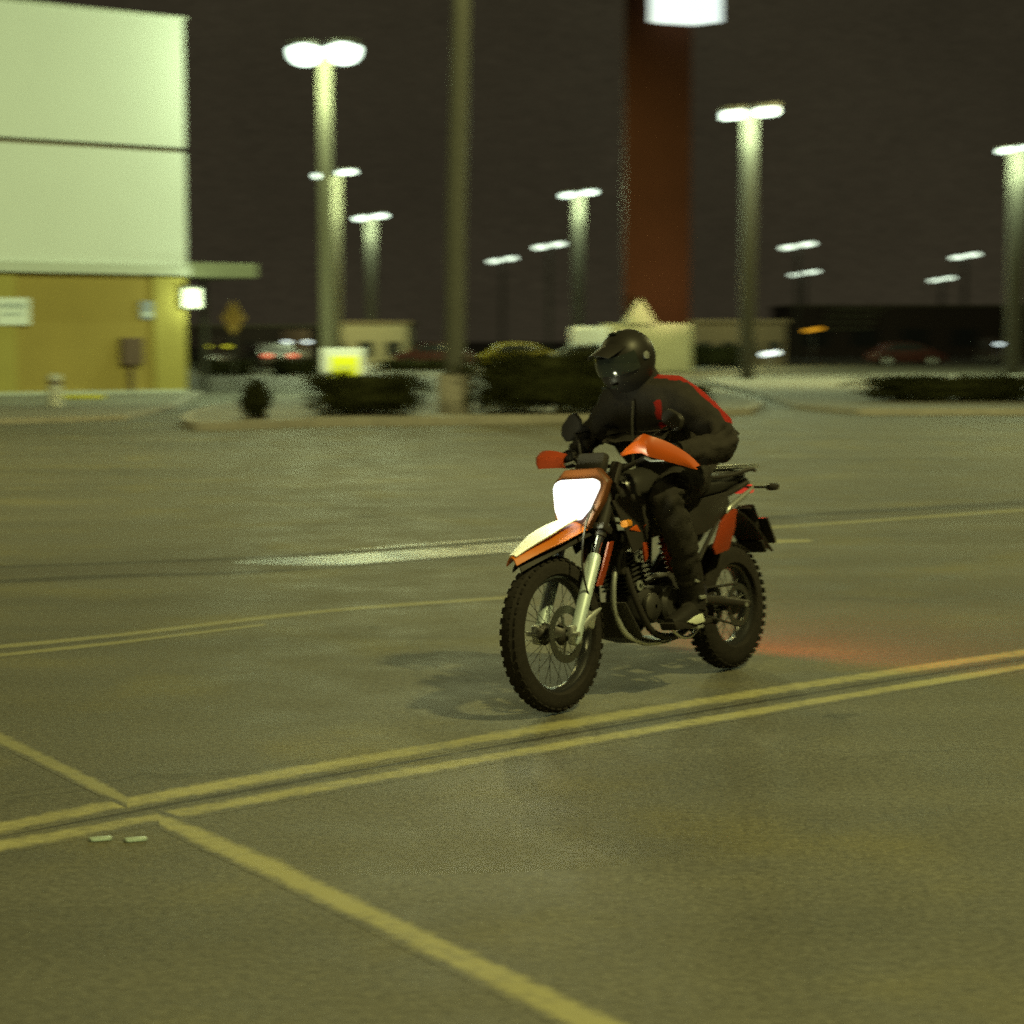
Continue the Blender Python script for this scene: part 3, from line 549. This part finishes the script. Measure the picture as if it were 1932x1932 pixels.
bm = bmesh.new(); c = ax + Vector((-.075, .10, .055)); box(bm, c, (.10, .05, .075), .014, Matrix.Rotation(RAD(-25), 3, 'Y')); tube(bm, [c + Vector((.045, .0, -.03)), c + Vector((-.0, .01, .0)), c + Vector((-.09, .02, .035))], [.03, .022, .006], 10); B("brake_caliper", bm, "silver")
bm = bmesh.new(); tube(bm, [c + Vector((-.03, .02, .04)), ax + Vector((-.05, .12, .30)), ax + Vector((-.17, .10, .52)), (.24, .08, .98)], .005, 6, smooth=8); B("brake_hose", bm, "black")
for tt, wd_ in ((.50, .27), (.70, .26)):
    bm = bmesh.new(); box(bm, ax + fd * tt, (.075, wd_, .036), .01, Matrix.Rotation(RAD(-28), 3, 'Y')); B("triple_clamp", bm, "black")
# handlebar (slightly turned)
bc = Vector((.235, 0, 1.085)); Rb = Matrix.Rotation(RAD(-12), 3, 'Z')
def hb(x, y, z): return bc + Rb @ Vector((x, y, z))
bm = bmesh.new(); tube(bm, [hb(-.085, -.40, 0), hb(-.06, -.26, .005), hb(0, -.13, -.045), hb(.01, -.07, -.07), hb(.01, .07, -.07), hb(0, .13, -.045), hb(-.06, .26, .005), hb(-.085, .40, 0)], .0115, 10, smooth=6); hbar = B("handlebar", bm, "black")
bm = bmesh.new(); tube(bm, [hb(-.012, -.15, -.035), hb(-.012, .15, -.035)], .009, 8); B("crossbar", bm, "black", hbar)
for s in (-1, 1):
    bm = bmesh.new(); tube(bm, [hb(-.088, s * .405, 0), hb(-.063, s * .275, .004)], .0175, 12); B("grip", bm, "rubber", hbar)
    bm = bmesh.new(); tube(bm, [hb(-.02, s * .235, -.008), hb(.0, s * .29, -.02), hb(-.005, s * .37, -.022)], [.007, .006, .005], 8); B("lever", bm, "silver", hbar)
    # wrap-round hand guard: a bow, thin inside, deep over the knuckles, dropping to its outer tip
    bm = bmesh.new(); G = []
    N = 18
    for i in range(N + 1):
        q = i / N; y = s * (.14 + .30 * q + .02 * sin(pi * q)); x = .03 + .045 * sin(pi * min(1, q * 1.1)) - .16 * max(0, q - .62) / .38
        if s > 0: zc = .015 + .045 * sin(pi * q * .8) - .13 * max(0, q - .5) ** 1.3 * 2; hgt = .007 + .037 * sin(pi * q ** 1.55) ** .8
        else: y = s * (.25 + .21 * q); x = .03 + .05 * q - .10 * max(0, q - .7) / .3; zc = .0 + .012 * sin(pi * q); hgt = .030 + .010 * sin(pi * q)
        G.append([hb(x - .02, y, zc + hgt), hb(x + .004, y, zc + hgt * .4), hb(x + .008, y, zc - hgt * .4), hb(x - .004, y, zc - hgt)])
    plate(bm, G, .006); B("hand_guard", bm, "orangered" if s < 0 else "orange")
    bm = bmesh.new(); tube(bm, [hb(-.05, s * .22, .0), hb(-.06, s * .24, .08), hb(-.10, s * .305, .125)], .0055, 8, smooth=4); mr = B("mirror", bm, "black")
    bm = bmesh.new(); c = hb(-.11, s * .335, .155); prism(bm, [(x_ * (.8 if s > 0 else .95), z_ * (.8 if s > 0 else .95)) for x_, z_ in [(-.075, -.032), (-.05, -.048), (.05, -.05), (.075, -.015), (.07, .035), (.03, .05), (-.045, .045), (-.078, .015)]], -.014, .014, .008)
    bmesh.ops.transform(bm, matrix=Matrix.Translation(c) @ Matrix.Rotation(RAD(78), 4, 'Z') @ Matrix.Rotation(RAD(s * 38 if s < 0 else 30), 4, 'Y'), verts=bm.verts); B("mirror_head", bm, "black", mr)
bm = bmesh.new(); box(bm, (.34, 0, 1.07), (.05, .15, .09), .015, Matrix.Rotation(RAD(-25), 3, 'Y')); B("instrument_panel", bm, "black")
# headlight mask and lamp
def fpoly(bm, pts, x0, slope, th, bev):   # polygon in (y,z) with thickness along x, raked back
    n = len(pts); a = [bm.verts.new((x0 - (z - pts[0][1]) * slope + th / 2 - abs(y) * .25, y, z)) for y, z in pts]; b_ = [bm.verts.new((x0 - (z - pts[0][1]) * slope - th / 2 - abs(y) * .25, y, z)) for y, z in pts]
    fs = [bm.faces.new(a), bm.faces.new(b_[::-1])] + [bm.faces.new((a[i], b_[i], b_[(i + 1) % n], a[(i + 1) % n])) for i in range(n)]
    if bev: bmesh.ops.bevel(bm, geom=list({e for f in fs for e in f.edges}), offset=bev, segments=2, affect='EDGES', profile=.5)
mk = bmesh.new(); fpoly(mk, [(-.075, .775), (-.135, .90), (-.15, .99), (-.09, 1.05), (.09, 1.05), (.15, .99), (.135, .90), (.075, .775)], .535, .35, .05, .014); B("headlight_mask", mk, "maskfringe")  # mask colour stands for the headlight's warm fringe
mk = bmesh.new(); fpoly(mk, [(-.05, .826), (-.085, .87), (-.118, .965), (-.112, .99), (-.085, 1.004), (.085, 1.004), (.112, .99), (.118, .965), (.085, .87), (.05, .826)], .553, .35, .045, .010); B("headlight", mk, "headl")
mk = bmesh.new(); loft(mk, [(.34, .92, .06, .06), (.39, .92, .09, .09), (.43, .91, .10, .09)]); B("headlight_shell", mk, "black")
# high front fender (beak): crowned plate, headlight wash put into the colours of pale centre and amber sides, dark inner
def beak(y_scale, z_off, m, name, x0=.36, x1=.985, cols=7, drop=.035):
    bm = bmesh.new(); G = []
    for i in range(15):
        q = i / 14; x = x0 + (x1 - x0) * q; zc = .835 - .02 * q - .115 * q ** 1.6; hw = (.062 + .022 * sin(pi * q * .9)) * (1 - .62 * max(0, q - .55) / .45) * y_scale
        G.append([(x, hw * c_, zc + z_off - drop * abs(c_) ** 2.2) for c_ in [(-1 + 2 * k / (cols - 1)) for k in range(cols)]])
    plate(bm, G, .006); return B(name, bm, m)
fe = beak(1.0, 0, "fendlit", "front_fender"); beak(.74, .010, "beakwash", "fender_washed_top", .50, .975, 5, .008)
beak(.9, -.030, "black", "fender_liner", .34, .95)
# lamp throwing light forwards and onto the fender
spot("headlamp_beam", (.60, 0, .90), (3.4, .2, .15), 16, (1, .95, .6), 75, .05, parent=bk); point("headlamp_glow", (.68, 0, .93), 13, (.95, 1, .62), .05, bk)
bk_l = bk
# tank, shrouds, seat, tail
bm = bmesh.new(); loft(bm, [(.29, .90, .06, .05), (.25, .91, .10, .09), (.15, .92, .135, .11), (.02, .925, .14, .11), (-.10, .91, .115, .085), (-.18, .89, .08, .05)]); B("fuel_tank", bm, "blackg")
bm = bmesh.new(); lathe_z(bm, [(.035, 0), (.035, .012), (.02, .02)], (.06, 0, 1.03)); B("fuel_cap", bm, "silver")
bm = bmesh.new(); loft(bm, [(-.10, .905, .07, .03), (-.2, .895, .10, .045), (-.34, .89, .115, .05), (-.55, .905, .12, .05), (-.74, .935, .10, .04), (-.86, .950, .07, .025)]); B("seat", bm, "seat")
for s in (-1, 1):
    bm = bmesh.new(); plate(bm, [[(.40, s * .13, .90), (.36, s * .16, .78), (.30, s * .155, .66)], [(.28, s * .165, .92), (.24, s * .175, .79), (.235, s * .165, .68)], [(.10, s * .15, .88), (.12, s * .16, .80), (.17, s * .155, .72)]], .008); B("radiator_shroud", bm, "black")
    for (pts, mm) in (([(.33, .765), (.27, .79), (.20, .78), (.24, .745)], "orange"), ([(.235, .70), (.205, .70), (.20, .635), (.225, .61)], "orangered"), ([(.12, .80), (.02, .835), (.0, .81), (.10, .77)], "shroudhl")):  # orange bits of the shroud, and a yellowish highlight painted as a patch
        bm = bmesh.new(); prism(bm, pts, s * .168 - .006, s * .168 + .006, .003); B("shroud_patch", bm, mm)
    bm = bmesh.new(); prism(bm, [(-.15, .86), (-.36, .86), (-.60, .88), (-.62, .80), (-.40, .70), (-.20, .68)], s * .115 - .008, s * .115 + .008, .006); B("side_panel", bm, "black")
    bm = bmesh.new(); prism(bm, [(-.50, .735), (-.60, .80), (-.66, .79), (-.63, .70), (-.56, .60), (-.44, .585), (-.42, .62)], s * .128 - .007, s * .128 + .007, .006); B("tail_panel", bm, "orangered")
    bm = bmesh.new(); tube(bm, [(-.56, s * .130, .775), (-.60, s * .132, .805), (-.74, s * .126, .85), (-.84, s * .12, .885)], [.004, .014, .014, .006], 10, smooth=5); B("tail_trim", bm, "silver")
    bm = bmesh.new(); tube(bm, [(-.42, s * .10, .955), (-.60, s * .125, .955), (-.84, s * .115, .975), (-.97, s * .06, .965)], .010, 10, smooth=6); B("grab_rail", bm, "silver" if False else "black")
    bm = bmesh.new(); tube(bm, [(-.93, s * .03, .885), (-.94, s * .15, .88)], .006, 8); loft_ = [(0, 0, 0, 0)]
    ts = B("turn_signal", bm, "black"); bm = bmesh.new(); loft(bm, [(-.915, .88, .012, .010, s * .165), (-.93, .88, .028, .018, s * .17), (-.965, .88, .030, .019, s * .17), (-.985, .88, .014, .010, s * .17)], 12); B("lens", bm, "black", ts)
    bm = bmesh.new(); tube(bm, [(.36, s * .11, .80), (.375, s * .17, .795)], .006, 8); ts = B("turn_signal", bm, "black"); bm = bmesh.new(); loft(bm, [(.355, .795, .010, .010, s * .185), (.37, .795, .024, .018, s * .19), (.40, .795, .02, .016, s * .19)], 12); B("lens", bm, "amber", ts)
bm = bmesh.new(); box(bm, (-.88, 0, .985), (.16, .19, .012), .004); 
for k in range(4): box(bm, (-.83 - k * .035, 0, .996), (.012, .20, .010), .003)
B("luggage_rack", bm, "silver")
bm = bmesh.new(); loft(bm, [(-.55, .86, .09, .03), (-.75, .895, .085, .035), (-.90, .915, .06, .03), (-.955, .915, .03, .02)]); B("tail_fairing", bm, "black")
bm = bmesh.new(); box(bm, (-.955, 0, .875), (.03, .10, .045), .01, Matrix.Rotation(RAD(20), 3, 'Y')); B("tail_light", bm, "taill")
bm = bmesh.new(); G = []
for i in range(12):
    q = i / 11; x = -.50 - .56 * q ; z = .80 + .05 * sin(q * pi) - .22 * q ** 2; hw = .075 + .01 * q; G.append([(x, hw * c_, z - .03 * abs(c_) ** 2) for c_ in (-1, -.6, -.2, .2, .6, 1)])
plate(bm, G, .007); B("rear_fender", bm, "black")
bm = bmesh.new(); R_ = Matrix.Rotation(RAD(28), 3, 'Y'); box(bm, (-1.03, 0, .66), (.014, .21, .15), .005, R_); box(bm, (-.985, 0, .72), (.05, .10, .16), .012, R_); box(bm, (-.99, 0, .585), (.02, .16, .07), .006, R_); pl_ = B("plate_holder", bm, "black")
bm = bmesh.new(); box(bm, (-1.045, 0, .665), (.004, .19, .12), .002, R_); B("number_plate", bm, "kerb" if False else "grey", pl_)
spot("tail_lamp_light", (-1.0, 0, .86), (-2.6, -.05, 0), 62, (1, .08, .03), 140, .06, parent=bk)
# frame and engine
bm = bmesh.new()
for s in (-1, 1):
    tube(bm, [(.30, s * .02, .98), (.27, s * .06, .70), (.22, s * .11, .42), (.10, s * .12, .27), (-.12, s * .13, .26), (-.22, s * .13, .38), (-.24, s * .12, .60), (-.26, s * .11, .82)], .016, 10, smooth=6)
    tube(bm, [(.28, s * .03, .93), (-.05, s * .10, .82), (-.26, s * .11, .82), (-.6, s * .10, .86), (-.86, s * .08, .91)], .014, 10, smooth=6); tube(bm, [(-.22, s * .12, .50), (-.60, s * .11, .83)], .011, 8)
B("frame", bm, "black")
bm = bmesh.new(); box(bm, (.03, 0, .40), (.32, .20, .17), .03); lathe_y(bm, [(.01, .09), (.085, .10), (.09, .125), (.075, .145), (.01, .15)], (-.04, .0, .39), 28); lathe_y(bm, [(.01, -.15), (.10, -.14), (.105, -.11), (.09, -.09), (.01, -.09)], (.02, 0, .39), 28); lathe_y(bm, [(.01, .10), (.06, .11), (.062, .13), (.05, .14), (.01, .145)], (.12, .0, .40), 24); box(bm, (-.12, 0, .44), (.16, .18, .18), .04); en = B("engine", bm, "engine")
bm = bmesh.new()
for k in range(8): box(bm, (.125 + k * .006, 0, .50 + k * .021), (.19, .17, .007), .002, Matrix.Rotation(RAD(14), 3, 'Y'))
box(bm, (.145, 0, .57), (.13, .12, .17), .01, Matrix.Rotation(RAD(14), 3, 'Y')); box(bm, (.175, 0, .70), (.17, .15, .06), .02, Matrix.Rotation(RAD(14), 3, 'Y')); B("cylinder", bm, "engine", en)
for s, zz in ((1, .63), (1, .50)):
    bm = bmesh.new(); lathe_y(bm, [(.012, s * .088), (.024, s * .09), (.024, s * .098), (.012, s * .10)], (.17, 0, zz), 14); B("bolt_cap", bm, "silver", en)
bm = bmesh.new(); tube(bm, [(.22, .05, .66), (.29, .055, .60), (.33, .06, .50), (.33, .06, .41), (.285, .075, .30), (.19, .095, .245), (.10, .11, .232), (.0, .115, .23)], .013, 12, smooth=6); B("engine_guard", bm, "silver")
bm = bmesh.new(); tube(bm, [(.22, -.03, .68), (.33, -.05, .62), (.34, -.09, .45), (.22, -.12, .32), (-.05, -.15, .33), (-.30, -.16, .45)], .02, 12, smooth=6); ex = B("exhaust_pipe", bm, "engine")
bm = bmesh.new(); tube(bm, [(-.28, -.16, .46), (-.34, -.17, .50), (-.76, -.18, .68), (-.80, -.18, .70)], [.025, .05, .05, .035], 18); B("muffler", bm, "black", ex)
bm = bmesh.new(); plate(bm, [[(.33, c_ * .12, .44), (.22, c_ * .13, .27), (.05, c_ * .13, .225), (-.12, c_ * .13, .235)] for c_ in (-1, -.5, 0, .5, 1)], .006); B("skid_plate", bm, "engine")
bm = bmesh.new(); box(bm, (.275, 0, .66), (.035, .20, .20), .01, Matrix.Rotation(RAD(-10), 3, 'Y')); B("radiator", bm, "black")
bm = bmesh.new()
for s in (-1, 1): tube(bm, [(-.18, s * .085, .40), (-.45, s * .095, .37), (RX - .04, s * .10, RR)], [.028, .024, .020], 12)
box(bm, (-.28, 0, .39), (.08, .18, .05), .015); B("swingarm", bm, "black")
bm = bmesh.new(); tube(bm, [(RX, -.12, RR), (RX, .12, RR)], .012, 12); B("rear_axle", bm, "silver")
bm = bmesh.new(); G_ = []
for k in range(60):
    a = 2 * pi * k / 60; G_.append(None)
lathe_y(bm, [(.075, .068), (.105, .068), (.105, .074), (.075, .074)], (RX, 0, RR), 42, True); B("sprocket", bm, "spoke")
bm = bmesh.new(); tube(bm, [(-.16, .072, .435), (RX, .072, RR + .105)], .007, 6); tube(bm, [(-.16, .072, .365), (RX, .072, RR - .105)], .007, 6); B("chain", bm, "engine")
bm = bmesh.new(); tube(bm, [(-.30, 0, .48), (-.20, 0, .70)], .028, 12)
for k in range(7): 
    c0 = Vector((-.30, 0, .48)).lerp(Vector((-.20, 0, .70)), .15 + k * .11); lathe_z(bm, [(.040, 0), (.046, .006), (.040, .012)], c0, 14)
B("shock_absorber", bm, "orangered")
for s in (-1, 1):
    bm = bmesh.new(); box(bm, (-.08, s * .20, .285), (.055, .10, .016), .005); tube(bm, [(-.08, s * .12, .28), (-.08, s * .16, .285)], .012, 8); B("foot_peg", bm, "silver")
bm = bmesh.new(); tube(bm, [(.06, .165, .335), (.00, .165, .26), (-.10, .17, .235), (-.20, .17, .29), (-.265, .165, .40), (-.27, .16, .46)], .0085, 10, smooth=8); tube(bm, [(-.24, .168, .35), (-.20, .168, .39), (-.235, .168, .43), (-.27, .166, .38)], .007, 8, smooth=5); B("kickstand", bm, "chrome")
bm = bmesh.new(); tube(bm, [(.12, .15, .33), (.06, .16, .31), (.00, .165, .30)], .008, 8); B("shift_lever", bm, "chrome")

# ================================================================== rider
rd = thing("rider", "person in black jacket with red panels and black full face helmet, riding the orange motorcycle", "person"); rd.matrix_world = BIKE_MTX
rd.name = "person"
HL, HR = hb(-.075, .335, 0), hb(-.075, -.325, 0)
V = Vector
J = {
 "pelvis": (V((-.33, 0, 1.00)), (.135, .13)), "waist": (V((-.24, 0, 1.10)), (.145, .15)), "chest": (V((-.15, 0, 1.24)), (.16, .155)), "upper": (V((-.12, 0, 1.35)), (.13, .115)), "neck": (V((-.07, 0, 1.44)), .065), "head": (V((-.01, 0, 1.53)), .085),
 "hipl": (V((-.30, .12, .965)), .115), "kneel": (V((.16, .245, .90)), .088), "midshl": (V((.0, .235, .66)), .078), "anklel": (V((-.10, .20, .40)), .045), "footl": (V((-.02, .205, .335)), .04),
 "hipr": (V((-.30, -.12, .965)), .115), "kneer": (V((.16, -.245, .90)), .088), "midshr": (V((.0, -.235, .66)), .078), "ankler": (V((-.10, -.20, .40)), .045), "footr": (V((-.02, -.205, .335)), .04),
 "shl": (V((-.15, .19, 1.335)), .082), "upl": (V((-.145, .325, 1.225)), .070), "ell": (V((-.125, .435, 1.10)), .066), "fol": (V((.03, .39, 1.085)), .056), "wrl": (HL + V((-.055, .0, .012)), .032),
 "shr": (V((-.16, -.185, 1.33)), .08), "upr": (V((-.15, -.26, 1.265)), .06), "elr": (V((-.12, -.315, 1.195)), .052), "for": (V((-.03, -.325, 1.14)), .046), "wrr": (HR + V((-.055, .0, .015)), .032)}
E_ = [("pelvis", "waist"), ("waist", "chest"), ("chest", "upper"), ("upper", "neck"), ("neck", "head"), ("pelvis", "hipl"), ("hipl", "kneel"), ("kneel", "midshl"), ("midshl", "anklel"), ("anklel", "footl"),
      ("pelvis", "hipr"), ("hipr", "kneer"), ("kneer", "midshr"), ("midshr", "ankler"), ("ankler", "footr"), ("upper", "shl"), ("shl", "upl"), ("upl", "ell"), ("ell", "fol"), ("fol", "wrl"), ("upper", "shr"), ("shr", "upr"), ("upr", "elr"), ("elr", "for"), ("for", "wrr")]
FB = []
for k in "lr":
    a_, b_, c_ = J["hip" + k][0], J["knee" + k][0], J["ankle" + k][0]; FB += [(a_, b_, .42, .10, .009), (a_, b_, .08, .09, .009), (b_, c_, .06, .10, .009), (b_, c_, .40, .12, .007)]
skinmesh("body", J, E_, M["trousers"], rd, 3, .012, 10, folds=FB)
JK = {k: J[k] for k in ("waist", "chest", "upper", "shl", "upl", "ell", "fol", "wrl", "shr", "upr", "elr", "for", "wrr")}
grow = {"waist": .03, "chest": .03, "upper": .03, "shl": .026, "upl": .028, "ell": .030, "fol": .022, "wrl": .012, "shr": .026, "upr": .024, "elr": .024, "for": .020, "wrr": .012}
JK = {k: (v[0], tuple(r + grow[k] for r in (v[1] if isinstance(v[1], tuple) else (v[1], v[1])))) for k, v in JK.items()}
JK["hem"] = (V((-.30, 0, 1.00)), (.175, .17)); JK["collar"] = (V((-.08, 0, 1.44)), (.085, .085))
EJ = [("hem", "waist"), ("waist", "chest"), ("chest", "upper"), ("upper", "collar")] + [e for e in E_ if e[0] in JK and e[1] in JK and e[0] not in ("waist", "chest", "pelvis")]
AX = [V((-.12, .05, 1.35)), V((-.15, .19, 1.335)), V((-.14, .325, 1.225)), V((-.12, .44, 1.10))]
def sstep(x, a, b): return max(0.0, min(1.0, (x - a) / (b - a)))
def redzone(c):
    best = None
    for p, q in zip(AX[:-1], AX[1:]):
        d = q - p; t = max(0, min(1, (c - p).dot(d) / d.length_squared)); f = p + d * t
        if best is None or (c - f).length < (c - best).length: best = f
    rad = (c - best).normalized(); k = rad.x * .85 + rad.y * .47 + rad.z * .08
    back = sstep(k, .66, .56) * sstep(c.z, 1.19, 1.215) * sstep(c.y, .03, .05) * sstep(rad.z + rad.y * .9 - rad.x * .4, .0, .1)
    yoke = sstep(c.y, .06, .04) * sstep(c.z, 1.26, 1.28) * sstep(c.x, -.20, -.23)
    strip_ = sstep(abs(c.y - .135), .020, .010) * sstep(c.x, -.12, -.10) * sstep(c.z, 1.20, 1.22) * sstep(c.z, 1.345, 1.335)
    return max(back, yoke, strip_)
jm = M["jacket"]; jn = jm.node_tree; jb = jn.nodes["Principled BSDF"]; src = jb.inputs["Base Color"].links[0].from_socket
ja = jn.nodes.new("ShaderNodeAttribute"); ja.attribute_name = "panel"; jr = jn.nodes.new("ShaderNodeMapRange"); jr.inputs[1].default_value = .42; jr.inputs[2].default_value = .58; jn.links.new(ja.outputs["Fac"], jr.inputs[0])
jx = jn.nodes.new("ShaderNodeMix"); jx.data_type = 'RGBA'; jx.inputs[7].default_value = (0.27, 0.016, 0.011, 1); jn.links.new(jr.outputs[0], jx.inputs[0]); jn.links.new(src, jx.inputs[6]); jn.links.new(jx.outputs[2], jb.inputs["Base Color"])
p_ = lambda k: J[k][0]
FJ = [(p_("shl"), p_("ell"), .30, .10, .009), (p_("ell"), p_("wrl"), .02, .09, .008), (p_("shr"), p_("elr"), .19, .08, .008), (p_("elr"), p_("wrr"), .05, .09, .007), (p_("waist"), p_("chest"), -.02, .09, .008)]
jk = skinmesh("jacket", JK, EJ, M["jacket"], rd, 3, .014, 8, attr=redzone, folds=FJ)
# collar, cuffs, hem and zip
bm = bmesh.new(); tube(bm, [V((-.10, -.0, 1.425)), V((-.075, 0, 1.47))], [.092, .082], 24); link("collar", bm, M["trousers"], jk)
bm = bmesh.new(); tube(bm, [(.035, .012, 1.02), (.03, .012, 1.12), (.02, .012, 1.24), (-.0, .012, 1.34)], .005, 6, smooth=4); link("zip", bm, M["engine"], jk)
for w1, w2 in (("fol", "wrl"), ("for", "wrr")):
    a_, b_ = p_(w1), p_(w2); bm = bmesh.new(); d_ = (b_ - a_).normalized(); tube(bm, [b_ - d_ * .045, b_ - d_ * .03, b_ - d_ * .005], [.042, .046, .043], 18); link("cuff", bm, M["trousers"], jk)
# gloves with five fingers closed round each grip
for s, Hc in ((1, HL), (-1, HR)):
    bm = bmesh.new(); ya = (Rb @ V((0, 1, 0))).normalized()
    def P(yy, r, a): return Hc + ya * yy + V((cos(a), 0, sin(a))) * r
    rs = []
    for q, wx, wz in ((0, .030, .024), (.35, .040, .026), (.75, .046, .026), (1.0, .046, .022)):
        cc = (Hc + V((-.055, 0, .014))).lerp(Hc + V((-.004, 0, .034)), q); rs.append([cc + ya * wx * cos(2 * pi * k / 12) + V((0, 0, wz * sin(2 * pi * k / 12) * .8)) for k in range(12)])
    rings(bm, rs)
    for i, (yy, L_) in enumerate(((-.034, .92), (-.012, 1.0), (.011, .96), (.032, .80))):
        a0 = RAD(95); a1 = RAD(95 - 205 * L_); tube(bm, [P(yy, .031 - .002 * (t_ / 8), a0 + (a1 - a0) * t_ / 8) for t_ in range(9)], [.0115, .0115, .0105, .0085], 8)
    tube(bm, [P(-s * .040, .036, RAD(140)), P(-s * .05, .033, RAD(190)), P(-s * .048, .030, RAD(240)), P(-s * .040, .030, RAD(285))], [.014, .012, .011, .009], 8)
    link("glove", bm, M["glove"], rd)
# boots
for s in (-1, 1):
    bm = bmesh.new(); y = s * .205
    rs = []
    for x, z, hw, hh in ((-.17, .345, .030, .030), (-.15, .345, .040, .045), (-.08, .350, .045, .055), (.0, .338, .046, .042), (.07, .328, .045, .032), (.12, .322, .034, .024)):
        rs.append([V((x, y + hw * cos(2 * pi * k / 14), max(.300, z + hh * sin(2 * pi * k / 14)))) for k in range(14)])
    rings(bm, rs); tube(bm, [(-.10, y, .36), (-.105, y, .42), (-.07, y + s * .003, .52), (-.04, y + s * .006, .60)], [.055, .056, .066, .072], 16, smooth=3)
    bo = link("boot", bm, M["boot"], rd); bm = bmesh.new(); prism(bm, [(-.185, .290), (-.18, .314), (.03, .316), (.11, .330), (.135, .322), (.12, .290), (-.06, .286), (-.10, .294)], y - .043, y + .043, .004); link("sole", bm, M["rubber"], bo); bm = bmesh.new(); prism(bm, [(-.11, .304), (-.03, .300), (.035, .318), (-.03, .338), (-.09, .345)], y + s * .040, y + s * .052, .004); link("side_patch", bm, M["sole"], bo)
    bm = bmesh.new(); 
    for zz in (.42, .50): box(bm, (-.09 + (zz - .42) * .4, y + s * .056, zz), (.045, .016, .018), .004)
    link("buckle", bm, M["silver"], bo)
# helmet
he = bpy.data.objects.new("helmet", None); COL.objects.link(he); he.parent = rd; he.location = (.0, -.01, 1.535); he.rotation_euler = (0, RAD(20), RAD(-8))
bm = bmesh.new(); bmesh.ops.create_uvsphere(bm, u_segments=48, v_segments=32, radius=1)
for v in bm.verts:
    c = v.co.copy(); x, y, z = c.x * .148, c.y * .125, c.z * .138
    if c.z < .05 and c.x > 0: x += .030 * min(1, -(c.z - .05) * 2.0) * c.x; y *= 1 - .12 * c.x
    if c.z < -.35: z = -.138 * .35 + (z + .138 * .35) * 1.15; x *= 1.0
    if c.x < 0: x *= 1.03
    v.co = (x, y, max(z, -.140))
link("shell", bm, M["helmet"], he)
bm = bmesh.new(); G = []
for i in range(9):
    zz = -.22 + .62 * i / 8; G.append([(.152 * sqrt(max(.01, 1 - zz * zz)) * cos(a) + .008, .129 * sqrt(max(.01, 1 - zz * zz)) * sin(a), zz * .138) for a in [RAD(-72 + 144 * k / 16) for k in range(17)]])
plate(bm, G, .004); link("visor", bm, M["visor"], he)
bm = bmesh.new(); G = []
for i in range(8):
    q = i / 7; G.append([(.095 + .115 * q - .03 * c_ * c_, c_ * (.085 - .02 * q), .108 - .012 * q - .03 * abs(c_) ** 2) for c_ in (-1, -.66, -.33, 0, .33, .66, 1)])
plate(bm, G, .004); link("peak", bm, M["helmet"], he)
for s in (-1, 1):
    bm = bmesh.new(); lathe_y(bm, [(.002, s * .122), (.018, s * .124), (.018, s * .131), (.002, s * .133)], (.0, 0, .01), 16); link("visor_pivot", bm, M["silver"], he)
    bm = bmesh.new(); box(bm, (.165, s * .03, -.075), (.012, .03, .012), .003); link("chin_vent", bm, M["visor"], he)
bm = bmesh.new(); box(bm, (.02, 0, .136), (.05, .05, .010), .004); link("top_vent", bm, M["visor"], he)
